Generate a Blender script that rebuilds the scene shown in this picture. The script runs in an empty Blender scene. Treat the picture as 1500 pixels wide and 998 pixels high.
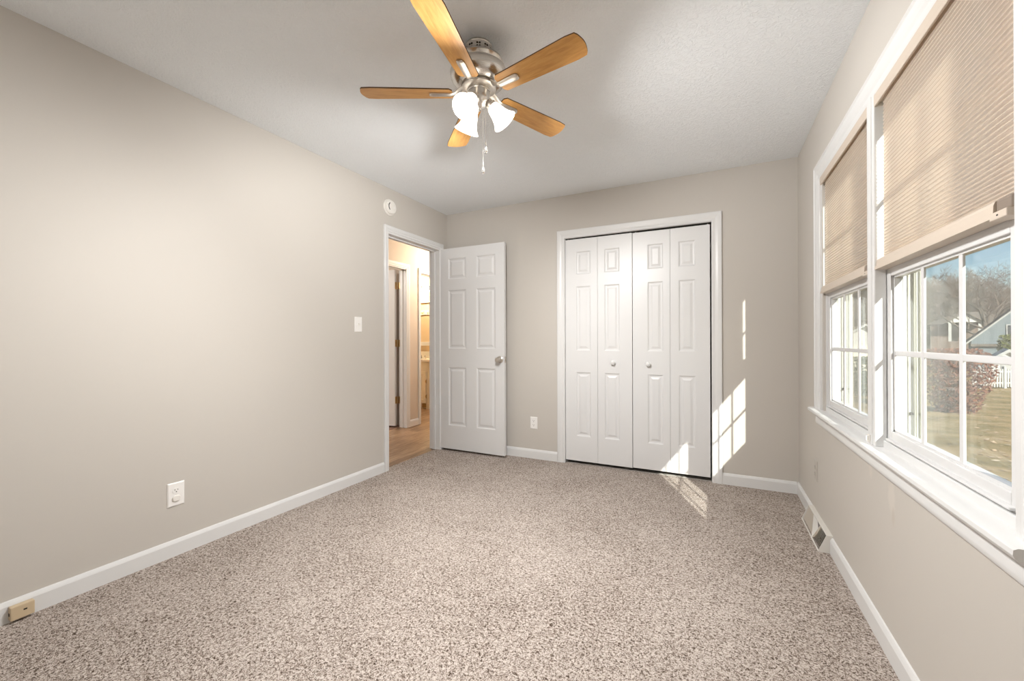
import bpy, bmesh, math, random
from mathutils import Vector, Matrix
R = math.radians
PI = math.pi
S = bpy.context.scene
C = S.collection

# ------------------------------------------------------------------ camera
F_PX, YAW, PITCH, ROLL = 598.94, 0.456263, 0.001589, -0.002535
CX, CY, CZ = 2.5164, -3.5694, 1.1107
W = 3.0733            # room width (left wall x=0, right wall x=W), back wall y=0
H = 2.44              # ceiling height
FRONT = -4.30         # wall behind the camera
fw = Vector((-math.sin(YAW) * math.cos(PITCH), math.cos(YAW) * math.cos(PITCH), math.sin(PITCH)))
rt0 = Vector((math.cos(YAW), math.sin(YAW), 0))
up0 = rt0.cross(fw)
rt = rt0 * math.cos(ROLL) + up0 * math.sin(ROLL)
up = rt0 * -math.sin(ROLL) + up0 * math.cos(ROLL)
cam_d = bpy.data.cameras.new('camera')
cam_d.sensor_width = 36.0
cam_d.lens = F_PX / 1500 * 36
cam_d.clip_start = 0.02
cam_d.clip_end = 500
cam = bpy.data.objects.new('camera', cam_d)
C.objects.link(cam)
cam.matrix_world = Matrix(((rt.x, up.x, -fw.x, CX), (rt.y, up.y, -fw.y, CY), (rt.z, up.z, -fw.z, CZ), (0, 0, 0, 1)))
S.camera = cam

# ------------------------------------------------------------------ view, world, sun
S.view_settings.view_transform = 'Standard'
S.view_settings.look = 'None'
S.view_settings.exposure = 0.33
S.view_settings.gamma = 1.0
S.view_settings.use_curve_mapping = False
SUN_DIR = Vector((-0.448, 1.0, -0.582)).normalized()
SUN_STRENGTH = 9.5
SKY_STRENGTH = 0.115
FAN_LAMP_W = 67.0
FAN_GLOW = 2.6
HALL_W = 34.0
BATH_GLOW = 30.0
SIDE_ROOM_W = 60.0
wd = bpy.data.worlds.new('sky')
S.world = wd
wd.use_nodes = True
wn = wd.node_tree
wn.nodes.clear()
sky = wn.nodes.new('ShaderNodeTexSky')
sky.sky_type = 'NISHITA'
sky.sun_disc = False
sky.sun_elevation = math.asin(-SUN_DIR.z)
sky.sun_rotation = math.atan2(-SUN_DIR.x, -SUN_DIR.y)
sky.air_density = 1.0
sky.dust_density = 0.4
sky.ozone_density = 1.6
bg = wn.nodes.new('ShaderNodeBackground')
bg.inputs['Strength'].default_value = SKY_STRENGTH
wo = wn.nodes.new('ShaderNodeOutputWorld')
wn.links.new(sky.outputs[0], bg.inputs[0])
wn.links.new(bg.outputs[0], wo.inputs[0])


def lamp(name, typ, loc, energy, color=(1, 1, 1), size=0.05, direction=None):
    d = bpy.data.lights.new(name, typ)
    d.energy = energy
    d.color = color
    if typ == 'SUN':
        d.angle = R(0.55)
    elif typ == 'AREA':
        d.size = size
    else:
        d.shadow_soft_size = size
    if typ == 'SPOT':
        d.spot_size = R(174)
        d.spot_blend = 0.6
    o = bpy.data.objects.new(name, d)
    o.location = loc
    if direction is not None:
        o.rotation_euler = Vector(direction).to_track_quat('-Z', 'Y').to_euler()
    C.objects.link(o)
    return o


lamp('sun', 'SUN', (6, -8, 8), SUN_STRENGTH, (1.0, 0.95, 0.87), direction=SUN_DIR)
try:
    S.cycles.max_bounces = 14
    S.cycles.diffuse_bounces = 8
    S.cycles.glossy_bounces = 5
    S.cycles.transmission_bounces = 8
    S.cycles.transparent_max_bounces = 24
    S.cycles.sample_clamp_indirect = 6.0
    S.cycles.caustics_reflective = False
    S.cycles.caustics_refractive = False
    S.cycles.use_denoising = True
except Exception:
    pass


# ------------------------------------------------------------------ materials
def srgb(r, g, b):
    def f(c):
        c = c / 255
        return c / 12.92 if c <= 0.04045 else ((c + 0.055) / 1.055) ** 2.4
    return (f(r), f(g), f(b), 1)


class Mat:
    def __init__(s, name):
        s.m = bpy.data.materials.new(name)
        s.m.use_nodes = True
        s.t = s.m.node_tree
        s.t.nodes.clear()
        s.out = s.n('ShaderNodeOutputMaterial')

    def n(s, typ, **kw):
        nd = s.t.nodes.new(typ)
        for k, v in kw.items():
            if k in nd.inputs.keys():
                nd.inputs[k].default_value = v
            else:
                setattr(nd, k, v)
        return nd

    def l(s, a, b):
        s.t.links.new(a, b)

    def bsdf(s, color=None, rough=0.5, metal=0.0, spec=0.5):
        b = s.n('ShaderNodeBsdfPrincipled')
        if color is not None:
            b.inputs['Base Color'].default_value = color
        b.inputs['Roughness'].default_value = rough
        b.inputs['Metallic'].default_value = metal
        b.inputs['Specular IOR Level'].default_value = spec
        s.l(b.outputs[0], s.out.inputs[0])
        return b

    def coord(s, scale=(1, 1, 1), rot=(0, 0, 0), kind='Object'):
        tc = s.n('ShaderNodeTexCoord')
        mp = s.n('ShaderNodeMapping')
        mp.inputs['Scale'].default_value = scale
        mp.inputs['Rotation'].default_value = rot
        s.l(tc.outputs[kind], mp.inputs[0])
        return mp.outputs[0]

    def noise(s, vec, scale, detail=3, rough=0.5, dist=0.0):
        nd = s.n('ShaderNodeTexNoise')
        nd.inputs['Scale'].default_value = scale
        nd.inputs['Detail'].default_value = detail
        nd.inputs['Roughness'].default_value = rough
        nd.inputs['Distortion'].default_value = dist
        s.l(vec, nd.inputs['Vector'])
        return nd.outputs[0]

    def ramp(s, fac, stops, interp='LINEAR'):
        r = s.n('ShaderNodeValToRGB')
        r.color_ramp.interpolation = interp
        e = r.color_ramp.elements
        while len(e) < len(stops):
            e.new(0.5)
        for i, (p, c) in enumerate(stops):
            e[i].position = p
            e[i].color = c
        s.l(fac, r.inputs[0])
        return r.outputs[0]

    def bump(s, height, b, strength=0.3, dist=0.002):
        bp = s.n('ShaderNodeBump')
        bp.inputs['Strength'].default_value = strength
        bp.inputs['Distance'].default_value = dist
        s.l(height, bp.inputs['Height'])
        s.l(bp.outputs[0], b.inputs['Normal'])


def mix_col(m, fac, a, b):
    mx = m.n('ShaderNodeMix', data_type='RGBA')
    if isinstance(fac, float):
        mx.inputs[0].default_value = fac
    else:
        m.l(fac, mx.inputs[0])
    for i, c in ((6, a), (7, b)):
        if isinstance(c, tuple):
            mx.inputs[i].default_value = c
        else:
            m.l(c, mx.inputs[i])
    return mx.outputs[2]


def painted(name, col, rough=0.6, var=0.03, bump=0.06, bscale=260, spec=0.3):
    m = Mat(name)
    b = m.bsdf(col, rough, 0, spec)
    v = m.coord()
    n1 = m.noise(v, 1.3, 2)
    dark = tuple(c * (1 - var) for c in col[:3]) + (1,)
    m.l(mix_col(m, n1, col, dark), b.inputs['Base Color'])
    if bump:
        m.bump(m.noise(v, bscale, 2), b, bump, 0.001)
    return m.m


WALL_C = (0.556, 0.527, 0.487, 1)
M = {}
M['wall'] = painted('greige_wall_paint', WALL_C, 0.62, 0.02, 0.10, 320)
M['hall_wall'] = painted('hall_wall_paint', (0.62, 0.54, 0.46, 1), 0.62, 0.02, 0.08, 320)
M['bath_wall'] = painted('bathroom_wall_paint', (0.64, 0.50, 0.33, 1), 0.6, 0.02, 0.08, 320)
M['trim'] = painted('white_trim_paint', (0.715, 0.72, 0.72, 1), 0.34, 0.01, 0.0, spec=0.45)
M['door'] = painted('white_door_paint', (0.71, 0.715, 0.72, 1), 0.36, 0.01, 0.05, 500, spec=0.45)
M['plastic'] = painted('white_plastic', (0.80, 0.78, 0.74, 1), 0.35, 0.0, 0.0, spec=0.5)
M['plastic_bright'] = painted('bright_white_plastic', (0.84, 0.83, 0.81, 1), 0.35, 0.0, 0.0, spec=0.5)
M['beige_plastic'] = painted('beige_plastic', (0.58, 0.46, 0.31, 1), 0.45, 0.02, 0.0)
M['vinyl'] = painted('white_vinyl', (0.68, 0.685, 0.69, 1), 0.3, 0.0, 0.0, spec=0.5)
M['dark'] = painted('dark_gap', (0.02, 0.018, 0.015, 1), 0.8, 0.0, 0.0)
M['cream'] = painted('cream_paint', (0.78, 0.72, 0.58, 1), 0.4, 0.01, 0.0)
M['counter'] = painted('cream_countertop', (0.80, 0.75, 0.66, 1), 0.25, 0.04, 0.0)
M['register'] = painted('white_enamel_steel', (0.72, 0.70, 0.66, 1), 0.4, 0.02, 0.0)
M['register_fin'] = painted('tan_enamel_fin', (0.72, 0.66, 0.58, 1), 0.45, 0.02, 0.0)
M['rail'] = painted('beige_shade_rail', (0.60, 0.52, 0.44, 1), 0.4, 0.02, 0.0)
M['rail_side'] = painted('taupe_shade_endcap', (0.23, 0.185, 0.15, 1), 0.5, 0.02, 0.0)


def wall_right_mat():
    m = Mat('greige_wall_paint_with_scuffs')
    b = m.bsdf(WALL_C, 0.62, 0, 0.3)
    g = m.n('ShaderNodeNewGeometry')
    v = m.coord()
    col = None
    base = WALL_C
    cur = base
    for (y, z, ry, rz, c) in ((-1.71, 0.565, 0.030, 0.055, (0.68, 0.63, 0.57, 1)), (-1.725, 0.50, 0.013, 0.03, (0.50, 0.44, 0.38, 1)),
                              (-1.50, 0.60, 0.02, 0.03, (0.65, 0.60, 0.54, 1))):
        mp = m.n('ShaderNodeVectorMath', operation='SUBTRACT')
        m.l(g.outputs['Position'], mp.inputs[0])
        mp.inputs[1].default_value = (W, y, z)
        sc = m.n('ShaderNodeVectorMath', operation='MULTIPLY')
        m.l(mp.outputs[0], sc.inputs[0])
        sc.inputs[1].default_value = (0, 1 / ry, 1 / rz)
        ln = m.n('ShaderNodeVectorMath', operation='LENGTH')
        m.l(sc.outputs[0], ln.inputs[0])
        ad = m.n('ShaderNodeMath', operation='ADD')
        nz = m.noise(v, 45, 3)
        m.l(ln.outputs['Value'], ad.inputs[0])
        m.l(nz, ad.inputs[1])
        mk = m.ramp(ad.outputs[0], [(0.95, (0.6, 0.6, 0.6, 1)), (1.0, (0, 0, 0, 1))])
        rg = m.n('ShaderNodeMapRange')
        rg.inputs['From Min'].default_value = 1.15
        rg.inputs['From Max'].default_value = 1.75
        rg.inputs['To Min'].default_value = 0.4
        rg.inputs['To Max'].default_value = 0.0
        m.l(ad.outputs[0], rg.inputs['Value'])
        cur = mix_col(m, rg.outputs[0], cur, c)
    m.l(cur, b.inputs['Base Color'])
    m.bump(m.noise(v, 320, 2), b, 0.1, 0.001)
    return m.m


M['wall_right'] = wall_right_mat()


def ceiling_mat():
    m = Mat('textured_white_ceiling')
    b = m.bsdf((0.86, 0.895, 0.925, 1), 0.8, 0, 0.15)
    v = m.coord()
    n1 = m.noise(v, 38, 4, 0.62, 1.6)
    n2 = m.noise(v, 110, 3, 0.6)
    mx = m.n('ShaderNodeMath', operation='MULTIPLY_ADD')
    m.l(n2, mx.inputs[0])
    mx.inputs[1].default_value = 0.35
    r = m.n('ShaderNodeMapRange')
    r.inputs['From Min'].default_value = 0.46
    r.inputs['From Max'].default_value = 0.62
    m.l(n1, r.inputs['Value'])
    m.l(r.outputs[0], mx.inputs[2])
    m.bump(mx.outputs[0], b, 0.42, 0.006)
    return m.m


M['ceiling'] = ceiling_mat()


def carpet_mat():
    m = Mat('flecked_beige_carpet')
    b = m.bsdf(None, 0.95, 0, 0.05)
    v = m.coord()
    n1 = m.noise(v, 125, 2, 0.55, 1.2)
    n2 = m.noise(v, 300, 2, 0.6)
    n3 = m.noise(v, 2.2, 3, 0.5)
    n4 = m.noise(v, 14, 3, 0.6)
    ad = m.n('ShaderNodeMath', operation='MULTIPLY_ADD')
    m.l(n2, ad.inputs[0])
    ad.inputs[1].default_value = 0.55
    m.l(n1, ad.inputs[2])
    a2 = m.n('ShaderNodeMath', operation='MULTIPLY_ADD')
    m.l(n3, a2.inputs[0])
    a2.inputs[1].default_value = 0.10
    m.l(ad.outputs[0], a2.inputs[2])
    a3 = m.n('ShaderNodeMath', operation='MULTIPLY_ADD')
    m.l(n4, a3.inputs[0])
    a3.inputs[1].default_value = 0.10
    m.l(a2.outputs[0], a3.inputs[2])
    sc = m.n('ShaderNodeMath', operation='MULTIPLY')
    m.l(a3.outputs[0], sc.inputs[0])
    sc.inputs[1].default_value = 0.575
    col = m.ramp(sc.outputs[0], [(0.40, (0.060, 0.042, 0.030, 1)), (0.46, (0.24, 0.19, 0.158, 1)), (0.51, (0.44, 0.38, 0.338, 1)), (0.575, (0.62, 0.56, 0.515, 1))])
    m.l(col, b.inputs['Base Color'])
    m.bump(sc.outputs[0], b, 0.7, 0.014)
    return m.m


M['carpet'] = carpet_mat()


def wood_floor_mat(name, c1, c2, c3):
    m = Mat(name)
    b = m.bsdf(None, 0.38, 0, 0.4)
    v = m.coord(rot=(0, 0, R(90)))
    br = m.n('ShaderNodeTexBrick')
    br.offset = 0.37
    br.inputs['Color1'].default_value = (0.2, 0.2, 0.2, 1)
    br.inputs['Color2'].default_value = (0.9, 0.9, 0.9, 1)
    br.inputs['Mortar'].default_value = (0.0, 0.0, 0.0, 1)
    br.inputs['Scale'].default_value = 1.0
    br.inputs['Mortar Size'].default_value = 0.002
    br.inputs['Brick Width'].default_value = 1.2
    br.inputs['Row Height'].default_value = 0.15
    m.l(v, br.inputs['Vector'])
    v2 = m.coord(scale=(14, 1.1, 1))
    g1 = m.noise(v2, 4.0, 5, 0.62, 0.6)
    ad = m.n('ShaderNodeMath', operation='MULTIPLY_ADD')
    m.l(br.outputs[0], ad.inputs[0])
    ad.inputs[1].default_value = 0.28
    m.l(g1, ad.inputs[2])
    sb = m.n('ShaderNodeMath', operation='SUBTRACT')
    m.l(ad.outputs[0], sb.inputs[0])
    sb.inputs[1].default_value = 0.14
    col = m.ramp(sb.outputs[0], [(0.32, c1), (0.5, c2), (0.70, c3)])
    m.l(col, b.inputs['Base Color'])
    return m.m


M['wood_floor'] = wood_floor_mat('brown_plank_flooring', (0.13, 0.075, 0.042, 1), (0.27, 0.165, 0.095, 1), (0.42, 0.28, 0.17, 1))


def blade_mat():
    m = Mat('honey_maple_blade')
    b = m.bsdf(None, 0.36, 0, 0.4)
    v = m.coord(scale=(1.2, 9, 1))
    n1 = m.noise(v, 7, 5, 0.6, 0.5)
    v2 = m.coord(scale=(4, 60, 1))
    n2 = m.noise(v2, 6, 2)
    ad = m.n('ShaderNodeMath', operation='MULTIPLY_ADD')
    m.l(n2, ad.inputs[0])
    ad.inputs[1].default_value = 0.35
    m.l(n1, ad.inputs[2])
    col = m.ramp(ad.outputs[0], [(0.42, (0.46, 0.215, 0.055, 1)), (0.68, (0.60, 0.305, 0.085, 1)), (0.92, (0.68, 0.38, 0.125, 1))])
    m.l(col, b.inputs['Base Color'])
    return m.m


M['blade'] = blade_mat()
M['blade_edge'] = painted('dark_blade_edge', (0.10, 0.05, 0.02, 1), 0.5, 0.0, 0.0)


def metal(name, col, rough=0.25, brushed=True):
    m = Mat(name)
    b = m.bsdf(col, rough, 1.0)
    if brushed:
        v = m.coord(scale=(1, 1, 40))
        n = m.noise(v, 20, 2)
        r = m.n('ShaderNodeMapRange')
        r.inputs['To Min'].default_value = rough * 0.75
        r.inputs['To Max'].default_value = rough * 1.35
        m.l(n, r.inputs['Value'])
        m.l(r.outputs[0], b.inputs['Roughness'])
    return m.m


M['nickel'] = metal('brushed_nickel', (0.68, 0.65, 0.61, 1), 0.24)
M['nickel_sat'] = metal('satin_nickel', (0.62, 0.58, 0.53, 1), 0.32)
M['brass'] = metal('brass', (0.58, 0.43, 0.24, 1), 0.3)
M['chrome'] = metal('chrome', (0.75, 0.74, 0.72, 1), 0.12, False)
M['chain'] = painted('fine_bead_chain', (0.50, 0.48, 0.44, 1), 0.5, 0.0, 0.0)


def emis(name, col, strength, gloss=0.0):
    m = Mat(name)
    e = m.n('ShaderNodeEmission')
    e.inputs[0].default_value = col
    e.inputs[1].default_value = strength
    if gloss:
        lw = m.n('ShaderNodeLayerWeight')
        lw.inputs['Blend'].default_value = 0.35
        mr = m.n('ShaderNodeMapRange')
        mr.inputs['To Min'].default_value = strength
        mr.inputs['To Max'].default_value = strength * (1 - gloss)
        m.l(lw.outputs['Facing'], mr.inputs['Value'])
        m.l(mr.outputs[0], e.inputs[1])
    m.l(e.outputs[0], m.out.inputs[0])
    return m.m


def lampshade_mat():
    m = Mat('lit_frosted_glass')
    d = m.n('ShaderNodeBsdfDiffuse')
    d.inputs[0].default_value = (0.85, 0.82, 0.76, 1)
    gl = m.n('ShaderNodeBsdfGlossy')
    gl.inputs['Roughness'].default_value = 0.25
    mx = m.n('ShaderNodeMixShader')
    mx.inputs[0].default_value = 0.06
    m.l(d.outputs[0], mx.inputs[1])
    m.l(gl.outputs[0], mx.inputs[2])
    e = m.n('ShaderNodeEmission')
    v = m.coord()
    n = m.noise(v, 30, 3, 0.6, 1.0)
    col = m.ramp(n, [(0.3, (1.0, 0.92, 0.80, 1)), (0.7, (1.0, 0.96, 0.88, 1))])
    m.l(col, e.inputs[0])
    e.inputs[1].default_value = FAN_GLOW
    ad = m.n('ShaderNodeAddShader')
    m.l(mx.outputs[0], ad.inputs[0])
    m.l(e.outputs[0], ad.inputs[1])
    m.l(ad.outputs[0], m.out.inputs[0])
    return m.m


M['lampshade'] = lampshade_mat()
M['bulb'] = emis('lit_bulb', (1.0, 0.95, 0.88, 1), FAN_GLOW * 5)
M['bath_bulb'] = emis('lit_bathroom_globe', (1.0, 0.86, 0.62, 1), BATH_GLOW)


def glass_mat(name, tint=(0.97, 0.985, 0.98, 1), ior=1.5):
    m = Mat(name)
    t = m.n('ShaderNodeBsdfTransparent')
    t.inputs[0].default_value = tint
    g = m.n('ShaderNodeBsdfGlossy')
    g.inputs['Roughness'].default_value = 0.0
    fr = m.n('ShaderNodeFresnel')
    geo = m.n('ShaderNodeNewGeometry')
    mr = m.n('ShaderNodeMapRange')
    mr.inputs['To Min'].default_value = ior
    mr.inputs['To Max'].default_value = 1.0 / ior
    m.l(geo.outputs['Backfacing'], mr.inputs['Value'])
    m.l(mr.outputs[0], fr.inputs['IOR'])
    mx = m.n('ShaderNodeMixShader')
    m.l(fr.outputs[0], mx.inputs[0])
    m.l(t.outputs[0], mx.inputs[1])
    m.l(g.outputs[0], mx.inputs[2])
    m.l(mx.outputs[0], m.out.inputs[0])
    return m.m


M['glass'] = glass_mat('window_glass', (0.97, 0.985, 0.98, 1), 1.36)


def crystal_mat():
    m = Mat('clear_crystal')
    b = m.bsdf((0.9, 0.9, 0.9, 1), 0.05, 0, 0.5)
    b.inputs['Transmission Weight'].default_value = 0.9
    b.inputs['IOR'].default_value = 1.5
    return m.m


M['crystal'] = crystal_mat()


def shade_fabric(name, col, fac=0.5):
    m = Mat(name)
    v = m.coord(scale=(1, 3, 60))
    n = m.noise(v, 30, 3)
    c = mix_col(m, n, col, tuple(x * 0.86 for x in col[:3]) + (1,))
    d = m.n('ShaderNodeBsdfDiffuse')
    t = m.n('ShaderNodeBsdfTranslucent')
    m.l(c, d.inputs[0])
    m.l(c, t.inputs[0])
    mx = m.n('ShaderNodeMixShader')
    mx.inputs[0].default_value = fac
    m.l(d.outputs[0], mx.inputs[1])
    m.l(t.outputs[0], mx.inputs[2])
    tp = m.n('ShaderNodeBsdfTransparent')
    tp.inputs[0].default_value = col
    m2 = m.n('ShaderNodeMixShader')
    m2.inputs[0].default_value = 0.16
    m.l(mx.outputs[0], m2.inputs[1])
    m.l(tp.outputs[0], m2.inputs[2])
    m.l(m2.outputs[0], m.out.inputs[0])
    return m.m


M['shade'] = shade_fabric('pleated_beige_fabric', (0.95, 0.875, 0.80, 1), 0.76)


M['shade_seam'] = painted('beige_pleat_seam', (0.50, 0.42, 0.34, 1), 0.9, 0.0, 0.0)


def speckle(name, stops, scale=6, detail=5, rough=0.9, stretch=(1, 1, 1), bump=0.0, spec=0.1):
    m = Mat(name)
    b = m.bsdf(None, rough, 0, spec)
    v = m.coord(scale=stretch)
    n = m.noise(v, scale, detail, 0.65)
    m.l(m.ramp(n, stops), b.inputs['Base Color'])
    if bump:
        m.bump(n, b, bump, 0.05)
    return m.m


M['lawn'] = speckle('winter_lawn', [(0.30, (0.165, 0.125, 0.045, 1)), (0.45, (0.27, 0.20, 0.08, 1)), (0.56, (0.37, 0.26, 0.125, 1)), (0.68, (0.45, 0.33, 0.19, 1))], 1.3, 10)
M['litter_hill'] = speckle('leaf_litter_hillside', [(0.35, (0.08, 0.06, 0.045, 1)), (0.55, (0.17, 0.13, 0.09, 1)), (0.7, (0.25, 0.19, 0.13, 1))], 0.8, 8)
M['bark'] = speckle('grey_brown_bark', [(0.35, (0.075, 0.058, 0.045, 1)), (0.65, (0.19, 0.155, 0.125, 1))], 9, 4, stretch=(1, 1, 0.25))
M['twig'] = speckle('brown_twigs', [(0.35, (0.10, 0.075, 0.058, 1)), (0.65, (0.21, 0.165, 0.13, 1))], 9, 3)
M['rust_leaf'] = speckle('rust_leaves', [(0.3, (0.085, 0.034, 0.020, 1)), (0.5, (0.17, 0.070, 0.042, 1)), (0.7, (0.27, 0.135, 0.085, 1))], 9, 3)
M['green_leaf'] = speckle('yellow_green_needles', [(0.3, (0.05, 0.07, 0.02, 1)), (0.7, (0.22, 0.22, 0.06, 1))], 9, 3)
M['dark_leaf'] = speckle('dark_evergreen_needles', [(0.3, (0.035, 0.05, 0.025, 1)), (0.7, (0.10, 0.12, 0.06, 1))], 5, 3)
M['fallen_leaf'] = speckle('fallen_leaves', [(0.3, (0.35, 0.22, 0.12, 1)), (0.7, (0.62, 0.50, 0.36, 1))], 5, 2)


def siding(name, col, pitch=0.12):
    m = Mat(name)
    b = m.bsdf(col, 0.7, 0, 0.2)
    v = m.coord(kind='Object')
    w = m.n('ShaderNodeTexWave', wave_type='BANDS', bands_direction='Z', wave_profile='SAW')
    w.inputs['Scale'].default_value = 0.314 / pitch * 0.5
    m.l(v, w.inputs['Vector'])
    m.bump(w.outputs[1], b, 0.6, 0.02)
    return m.m


M['blue_siding'] = siding('pale_blue_grey_siding', (0.17, 0.20, 0.215, 1))
M['white_siding'] = siding('white_siding', (0.55, 0.54, 0.52, 1))
M['brick'] = speckle('tan_brick_wall', [(0.35, (0.12, 0.085, 0.065, 1)), (0.65, (0.20, 0.15, 0.12, 1))], 4, 4)
M['roof'] = speckle('grey_brown_shingles', [(0.3, (0.11, 0.09, 0.075, 1)), (0.7, (0.18, 0.155, 0.13, 1))], 5, 5)
M['white_ext'] = painted('white_exterior_paint', (0.42, 0.415, 0.40, 1), 0.5, 0.02, 0.0)
M['ext_trim'] = painted('cream_exterior_trim', (0.52, 0.51, 0.44, 1), 0.45, 0.02, 0.0)
M['dark_glass'] = painted('dark_window_glass', (0.05, 0.055, 0.06, 1), 0.08, 0.0, 0.0)


# ------------------------------------------------------------------ mesh builder
def world_loc(o):
    v = Vector((0, 0, 0))
    while o is not None:
        v += o.location
        o = o.parent
    return v


class MB:
    def __init__(s):
        s.v, s.f, s.mi = [], [], []
        s.cur = 0

    def q(s, *pts):
        b = len(s.v)
        s.v += [tuple(p) for p in pts]
        s.f.append(tuple(range(b, b + len(pts))))
        s.mi.append(s.cur)

    def box(s, x0, x1, y0, y1, z0, z1):
        if x0 > x1: x0, x1 = x1, x0
        if y0 > y1: y0, y1 = y1, y0
        if z0 > z1: z0, z1 = z1, z0
        b = len(s.v)
        s.v += [(x0, y0, z0), (x1, y0, z0), (x1, y1, z0), (x0, y1, z0), (x0, y0, z1), (x1, y0, z1), (x1, y1, z1), (x0, y1, z1)]
        for f in ((0, 3, 2, 1), (4, 5, 6, 7), (0, 1, 5, 4), (1, 2, 6, 5), (2, 3, 7, 6), (3, 0, 4, 7)):
            s.f.append(tuple(b + i for i in f))
            s.mi.append(s.cur)
        return s

    def loft(s, rings, close=True, cap0=True, cap1=True):
        n = len(rings[0])
        b = len(s.v)
        for r in rings:
            s.v += [tuple(p) for p in r]
        for i in range(len(rings) - 1):
            for j in range(n if close else n - 1):
                k = (j + 1) % n
                s.f.append((b + i * n + j, b + i * n + k, b + (i + 1) * n + k, b + (i + 1) * n + j))
                s.mi.append(s.cur)
        if cap0:
            s.f.append(tuple(b + j for j in reversed(range(n))))
            s.mi.append(s.cur)
        if cap1:
            o = b + (len(rings) - 1) * n
            s.f.append(tuple(o + j for j in range(n)))
            s.mi.append(s.cur)
        return s

    def lathe(s, prof, origin=(0, 0, 0), axis=(0, 0, 1), n=32, cap0=True, cap1=True):
        a = Vector(axis).normalized()
        t = Vector((1, 0, 0)) if abs(a.x) < 0.9 else Vector((0, 1, 0))
        e1 = a.cross(t).normalized()
        e2 = a.cross(e1)
        o = Vector(origin)
        rings = []
        for r, h in prof:
            r = max(r, 1e-5)
            rings.append([o + a * h + (e1 * math.cos(2 * PI * k / n) + e2 * math.sin(2 * PI * k / n)) * r for k in range(n)])
        return s.loft(rings, True, cap0, cap1)

    def tube(s, pts, r, n=8, cap=True):
        pts = [Vector(p) for p in pts]
        rs = r if isinstance(r, (list, tuple)) else [r] * len(pts)
        rings = []
        prev = None
        for i, p in enumerate(pts):
            d = (pts[min(i + 1, len(pts) - 1)] - pts[max(i - 1, 0)])
            if d.length < 1e-9:
                d = Vector((0, 0, 1))
            d.normalize()
            if prev is None:
                t = Vector((0, 0, 1)) if abs(d.z) < 0.9 else Vector((1, 0, 0))
                e1 = d.cross(t).normalized()
            else:
                e1 = (prev - d * prev.dot(d))
                e1 = e1.normalized() if e1.length > 1e-6 else d.orthogonal().normalized()
            prev = e1
            e2 = d.cross(e1)
            rings.append([p + (e1 * math.cos(2 * PI * k / n) + e2 * math.sin(2 * PI * k / n)) * rs[i] for k in range(n)])
        return s.loft(rings, True, cap, cap)

    def sphere(s, c, r, n=16, m=10, sz=1.0):
        prof = [(r * math.sin(PI * i / m), -r * sz * math.cos(PI * i / m)) for i in range(m + 1)]
        return s.lathe(prof, c, (0, 0, 1), n, False, False)

    def prism(s, poly, fn, h0, h1):
        s.loft([[fn(a, b, h0) for a, b in poly], [fn(a, b, h1) for a, b in poly]])
        return s

    def sweep(s, path, prof, fn, closed=False):
        """path: 2-D points; prof: (outward offset, height) list, closed loop; mitred corners; outward = right of travel"""
        n = len(path)
        rings = []
        for i in range(n):
            p = Vector(path[i])
            ds = []
            if closed or i > 0:
                ds.append((p - Vector(path[(i - 1) % n])).normalized())
            if closed or i < n - 1:
                ds.append((Vector(path[(i + 1) % n]) - p).normalized())
            ns = [Vector((d.y, -d.x)) for d in ds]
            if len(ns) == 1:
                mt = ns[0]
            else:
                sm = ns[0] + ns[1]
                mt = sm / (sm.dot(ns[0]))
            rings.append([fn(p.x + mt.x * o, p.y + mt.y * o, h) for o, h in prof])
        if closed:
            rings.append(rings[0])
            s.loft(rings, True, False, False)
        else:
            s.loft(rings)
        return s

    def build(s, name, mat, parent=None, smooth=None, bevel=0.0, bseg=2, kind=None, local=False, label=None):
        me = bpy.data.meshes.new(name)
        off = Vector((0, 0, 0)) if (parent is None or local) else world_loc(parent)
        me.from_pydata([tuple(Vector(v) - off) for v in s.v], [], s.f)
        mats = mat if isinstance(mat, (list, tuple)) else [mat]
        for m in mats:
            me.materials.append(m)
        if len(mats) > 1:
            me.polygons.foreach_set('material_index', s.mi)
        bm = bmesh.new()
        bm.from_mesh(me)
        bmesh.ops.remove_doubles(bm, verts=bm.verts, dist=1e-5)
        bmesh.ops.recalc_face_normals(bm, faces=bm.faces)
        bm.to_mesh(me)
        bm.free()
        if smooth is not None:
            me.polygons.foreach_set('use_smooth', [True] * len(me.polygons))
            try:
                me.set_sharp_from_angle(angle=R(smooth))
            except Exception:
                pass
        me.update()
        o = bpy.data.objects.new(name, me)
        C.objects.link(o)
        if parent is not None:
            o.parent = parent
        if bevel:
            b = o.modifiers.new('bevel', 'BEVEL')
            b.width = bevel
            b.segments = bseg
            b.limit_method = 'ANGLE'
            b.angle_limit = R(35)
        if kind:
            o['kind'] = kind
        if label:
            o['label'] = label
        return o


def thing(name, label, cat, loc=(0, 0, 0), group=None, kind=None):
    o = bpy.data.objects.new(name, None)
    o.empty_display_size = 0.1
    o.location = loc
    C.objects.link(o)
    o['label'] = label
    o['category'] = cat
    if group:
        o['group'] = group
    if kind:
        o['kind'] = kind
    return o


def tag(o, label, cat, group=None, kind=None):
    o['label'] = label
    o['category'] = cat
    if group:
        o['group'] = group
    if kind:
        o['kind'] = kind
    return o


def struct(name, label, cat, loc=(0, 0, 0)):
    return thing(name, label, cat, loc, None, 'structure')


def dup(o, parent=None):
    c = o.copy()
    C.objects.link(c)
    if parent is not None:
        c.parent = parent
    for ch in [k for k in C.objects if k.parent == o]:
        dup(ch, c)
    return c


def on_left(a, b, h):   return (h, a, b)          # a=y, b=z, h out of left wall
def on_back(a, b, h):   return (a, -h, b)         # a=x
def on_right(a, b, h):  return (W - h, a, b)      # a=y
def on_hall(a, b, h):   return (-1.0215 + h, a, b)


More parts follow.
